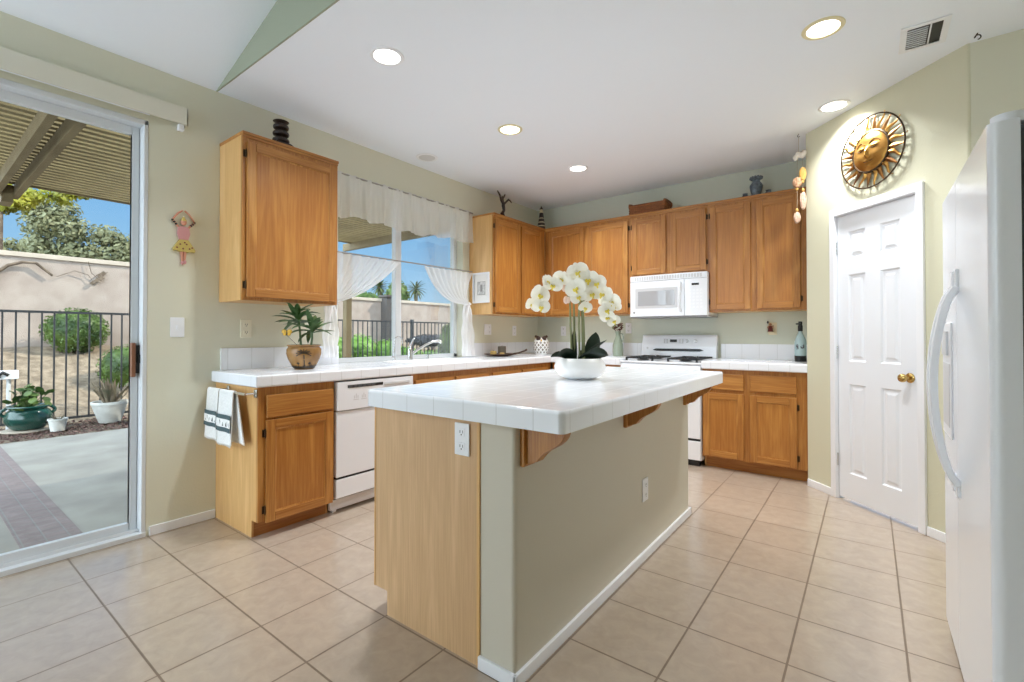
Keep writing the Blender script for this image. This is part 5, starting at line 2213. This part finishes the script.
for k in range(46):
    a = k*2.4
    blade(m, (WC[0]+.05*cos(a), WC[1]+.05*sin(a), WC[2]+.24), a, rnd.uniform(.95, 1.5), rnd.uniform(.26, .42), .020, rnd.uniform(-.1, .35), 5)
m.build('spiky_leaves', 'agave', wp, smooth=180)
ul = thing('garden_utility_box', 'small white box on a short post behind the green planter', 'utility box', (-5.42, .29, -.045))
m = MB()
m.box(-5.48, -5.36, .165, .415, .61, .72, .01)
m.build('housing', 'plastic', ul)
m = MB()
m.tube([(-5.42, .33, -.05), (-5.42, .33, .62)], .022, 10)
m.build('post', 'lightgrey', ul)
m = MB()
m.tube([(-5.39, .26, .62), (-5.36, .23, .66), (-5.35, .27, .70), (-5.35, .32, .66)], .02, 8)
m.build('valve', 'black', ul)

# ------------------------------------------------------------------ outdoors: plants
def leaf_cloud(m, c, r, n, size, seed, shell=.55):
    rnd = random.Random(seed)
    for k in range(n):
        while True:
            d = Vector((rnd.uniform(-1, 1), rnd.uniform(-1, 1), rnd.uniform(-1, 1)))
            if .1 < d.length < 1:
                break
        d.normalize()
        q = shell+(1-shell)*rnd.random()
        p = Vector((c[0]+d.x*r[0]*q, c[1]+d.y*r[1]*q, c[2]+d.z*r[2]*q))
        t = (d+Vector((rnd.uniform(-.8, .8), rnd.uniform(-.8, .8), rnd.uniform(-.4, .9)))).normalized()
        a = t.orthogonal().normalized()
        a = Matrix.Rotation(rnd.uniform(0, 6.3), 3, t) @ a
        b = t.cross(a)
        s_ = size*rnd.uniform(.6, 1.3)
        m.faces([p-a*s_, p-b*s_*.5, p+a*s_, p+b*s_*.5], [(0, 1, 2, 3)])
def shrub(name, label, c, r, n, size, mt, seed, group=None, lobes=1):
    base = c[2]-r[2]
    o = thing(name, label, 'shrub', (c[0], c[1], base), 0, group)
    m = MB()
    rnd = random.Random(seed)
    leaf_cloud(m, c, r, n, size, seed, .72)
    for k in range(lobes-1):
        a = rnd.uniform(0, 6.3)
        leaf_cloud(m, (c[0]+.6*r[0]*cos(a), c[1]+.6*r[1]*sin(a), c[2]+rnd.uniform(-.2, .3)*r[2]), [q*.55 for q in r], n//3, size, seed+k+1, .6)
    m.ball(c, [q*.86 for q in r], 18, 12)
    m.build('foliage', mt, o, smooth=0, weld=False)
    m = MB()
    for k in range(4):
        a = k*1.7
        m.tube([(c[0]+.05*cos(a), c[1]+.05*sin(a), base-.15), (c[0]+.3*r[0]*cos(a), c[1]+.3*r[1]*sin(a), c[2])], [.025, .012], 6)
    m.build('stems', 'bark', o)
    return o
shrub('round_bush', 'round clipped green bush on the slope before the garden wall', (-8.45, 1.50, 1.26), (.42, .50, .43), 3600, .028, 'bush', 1)
shrub('round_bush', 'dark round green bush partly hidden by the slider handle', (-7.0, 1.93, .60), (.42, .44, .42), 2600, .028, 'bush', 2)
for k, (lb, c, r) in enumerate((
        ('bright green shrub at the far left of the kitchen window, behind the fence', (-6.3, 5.45, .62), (.45, .55, .55)),
        ('bright green shrub beside the pergola post, behind the fence', (-6.45, 6.25, .65), (.5, .6, .55)),
        ('bright green shrub just left of the window mullion, behind the fence', (-6.35, 6.95, .58), (.45, .5, .5)),
        ('bright green shrub low behind the faucet lever', (-6.35, 7.65, .50), (.45, .5, .38)),
        ('bright green low shrub below the dark shrub mound', (-6.3, 8.45, .42), (.45, .55, .34)))):
    shrub('flowering_shrub', lb, c, r, 1300, .05, 'hedge', 10+k, lobes=3)
shrub('dark_shrub', 'low dark purple-grey shrub mound outside the right window pane', (-7.1, 9.15, 1.0), (.5, .75, .2), 900, .05, 'darkbush', 21, lobes=3)
shrub('dark_shrub', 'upright dark green shrub at the right edge of the kitchen window', (-6.1, 8.95, .75), (.34, .36, .80), 1100, .05, 'bush', 22, lobes=3)

def tree(name, label, base, trunk, lobes, n, size, mt, seed):
    o = thing(name, label, 'tree', base)
    m = MB()
    b = Vector(base)
    fork = b+Vector((0, .02, trunk))
    m.tube([b, b.lerp(fork, .5), fork], [.06, .05, .04], 8)
    for lc, lr in lobes:
        m.tube([fork, fork.lerp(Vector(lc), .6)+Vector((0, 0, .05)), lc], [.03, .02, .01], 6)
    m.build('trunk', 'bark', o)
    m = MB()
    for k, (lc, lr) in enumerate(lobes):
        leaf_cloud(m, lc, lr, n, size, seed+k, .25)
    m.build('foliage', mt, o, smooth=0, weld=False)
tree('olive_tree', 'large dusty green tree beyond the garden wall, filling the slider view', (-15.5, 2.35, 1.2), 1.9,
     [((-15.5, 1.95, 4.35), (.7, .5, .5)), ((-15.5, 2.35, 4.75), (.7, .5, .5)), ((-15.3, 2.6, 4.2), (.8, .55, .5)), ((-15.8, 2.05, 3.8), (.8, .55, .5)), ((-15.6, 1.8, 4.85), (.5, .35, .3)), ((-15.4, 2.6, 3.6), (.8, .6, .5)), ((-15.4, 2.2, 3.35), (.9, .8, .4))], 800, .07, 'oliveleaf', 41)
tree('olive_tree', 'rounded dusty green tree beyond the garden wall, against the slider frame', (-15.2, 3.5, 1.2), 1.5,
     [((-15.2, 3.3, 4.15), (.6, .5, .4)), ((-15.2, 3.75, 3.95), (.6, .5, .42)), ((-15.0, 3.5, 3.6), (.8, .75, .5)), ((-15.0, 4.1, 3.5), (.5, .5, .5)), ((-15.0, 2.9, 3.5), (.6, .5, .4))], 700, .07, 'oliveleaf', 51)
tree('olive_tree', 'low sparse tree beyond the garden wall at the left edge of the slider', (-18, 1.75, 1.2), 1.5,
     [((-18, 1.7, 4.0), (.5, .55, .25)), ((-18, 2.1, 3.85), (.5, .4, .2)), ((-18, 1.4, 3.75), (.4, .4, .25))], 200, .08, 'oliveleaf', 61)
tree('yellow_leaved_tree', 'nearer tree with yellow-green leaves at the top left of the slider', (-10.2, .66, 1.0), 2.75,
     [((-10.3, .75, 3.78), (.45, .40, .25)), ((-10.3, 1.12, 4.02), (.4, .35, .2)), ((-10.3, 1.55, 4.12), (.4, .32, .18)), ((-10.2, 1.82, 4.22), (.3, .22, .12)), ((-10.4, .6, 4.0), (.5, .4, .3)), ((-10.3, .62, 3.72), (.4, .28, .2)), ((-10.3, .9, 3.85), (.4, .3, .2))], 260, .06, 'yellowleaf', 71)
def palm(label, c, h, r, seed):
    o = thing('palm_tree', label, 'palm tree', (c[0], c[1], c[2]-h))
    m = MB()
    m.tube([(c[0], c[1], c[2]-h), (c[0]+.05, c[1], c[2]-h/2), c], [.28, .22, .2], 8)
    m.build('trunk', 'bark', o)
    m = MB()
    rnd = random.Random(seed)
    for k in range(46):
        a, e = k*2.4, 1.35-2.3*(k/46)
        blade(m, c, a, e, r*rnd.uniform(.85, 1.1), .10, rnd.uniform(.5, 1.1), 6)
    m.build('fronds', 'palm', o, smooth=0)
palm('distant palm tree seen left of the window mullion', (-42.3, 33.8, 6.75), 6, 1.35, 1)
palm('distant palm tree seen right of the window mullion', (-42.7, 39.75, 6.95), 6, 1.6, 2)
for k, (lb, c, r) in enumerate((('dark green treetops beyond the wall beside the pergola post', (-31, 23.5, 3.9), (2, 2.4, 1.0)),
                                ('dark green treetop beyond the wall between the two palms', (-40, 34.6, 5.6), (1.2, 1.5, 2.0)),
                                ('low treetop beyond the wall right of the palms', (-38, 44, 3.5), (1.5, 2.2, 1.3)),
                                ('low treetop beyond the wall under the left cafe curtain', (-31, 18.6, 4.0), (1.5, 1.6, .9)))):
    shrub('distant_tree', lb, c, r, 700, .18, 'bush', 90+k, lobes=3)['category'] = 'tree'
vb = MB()
P = [(-8.93, .30, 1.9), (-8.93, .50, 2.25), (-8.92, .66, 2.42), (-8.92, .84, 2.50), (-8.92, 1.02, 2.50), (-8.93, 1.24, 2.29)]
vb.tube(P, [.03, .03, .028, .026, .024, .02], 8)
tag(recentre(vb.build('bare_vine_branch', 'bark', smooth=60)), 'thick bare vine branch arching along the top of the garden wall', 'branch')
vb = thing('climbing_vine', 'thin vine with a few leaves hanging over the garden wall', 'vine', (-8.94, 1.75, 2.2))
m = MB()
m.tube([(-8.94, 1.3, 2.28), (-8.94, 1.55, 2.42), (-8.94, 1.75, 2.36), (-8.94, 1.85, 2.2), (-8.94, 2.05, 2.45)], .006, 6)
m.tube([(-8.94, 1.75, 2.62), (-8.94, 1.8, 2.4), (-8.94, 1.95, 2.25)], .006, 6)
m.build('runner', 'bark', vb)
m = MB()
for y, z in ((1.88, 2.26), (1.95, 2.3), (1.92, 2.36), (1.82, 2.2), (1.98, 2.41)):
    m.prism([(-8.95, y-.05, z), (-8.95, y, z-.04), (-8.95, y+.05, z+.01), (-8.95, y, z+.05)], (.02, 0, 0))
m.build('leaf_cluster', 'bark', vb)
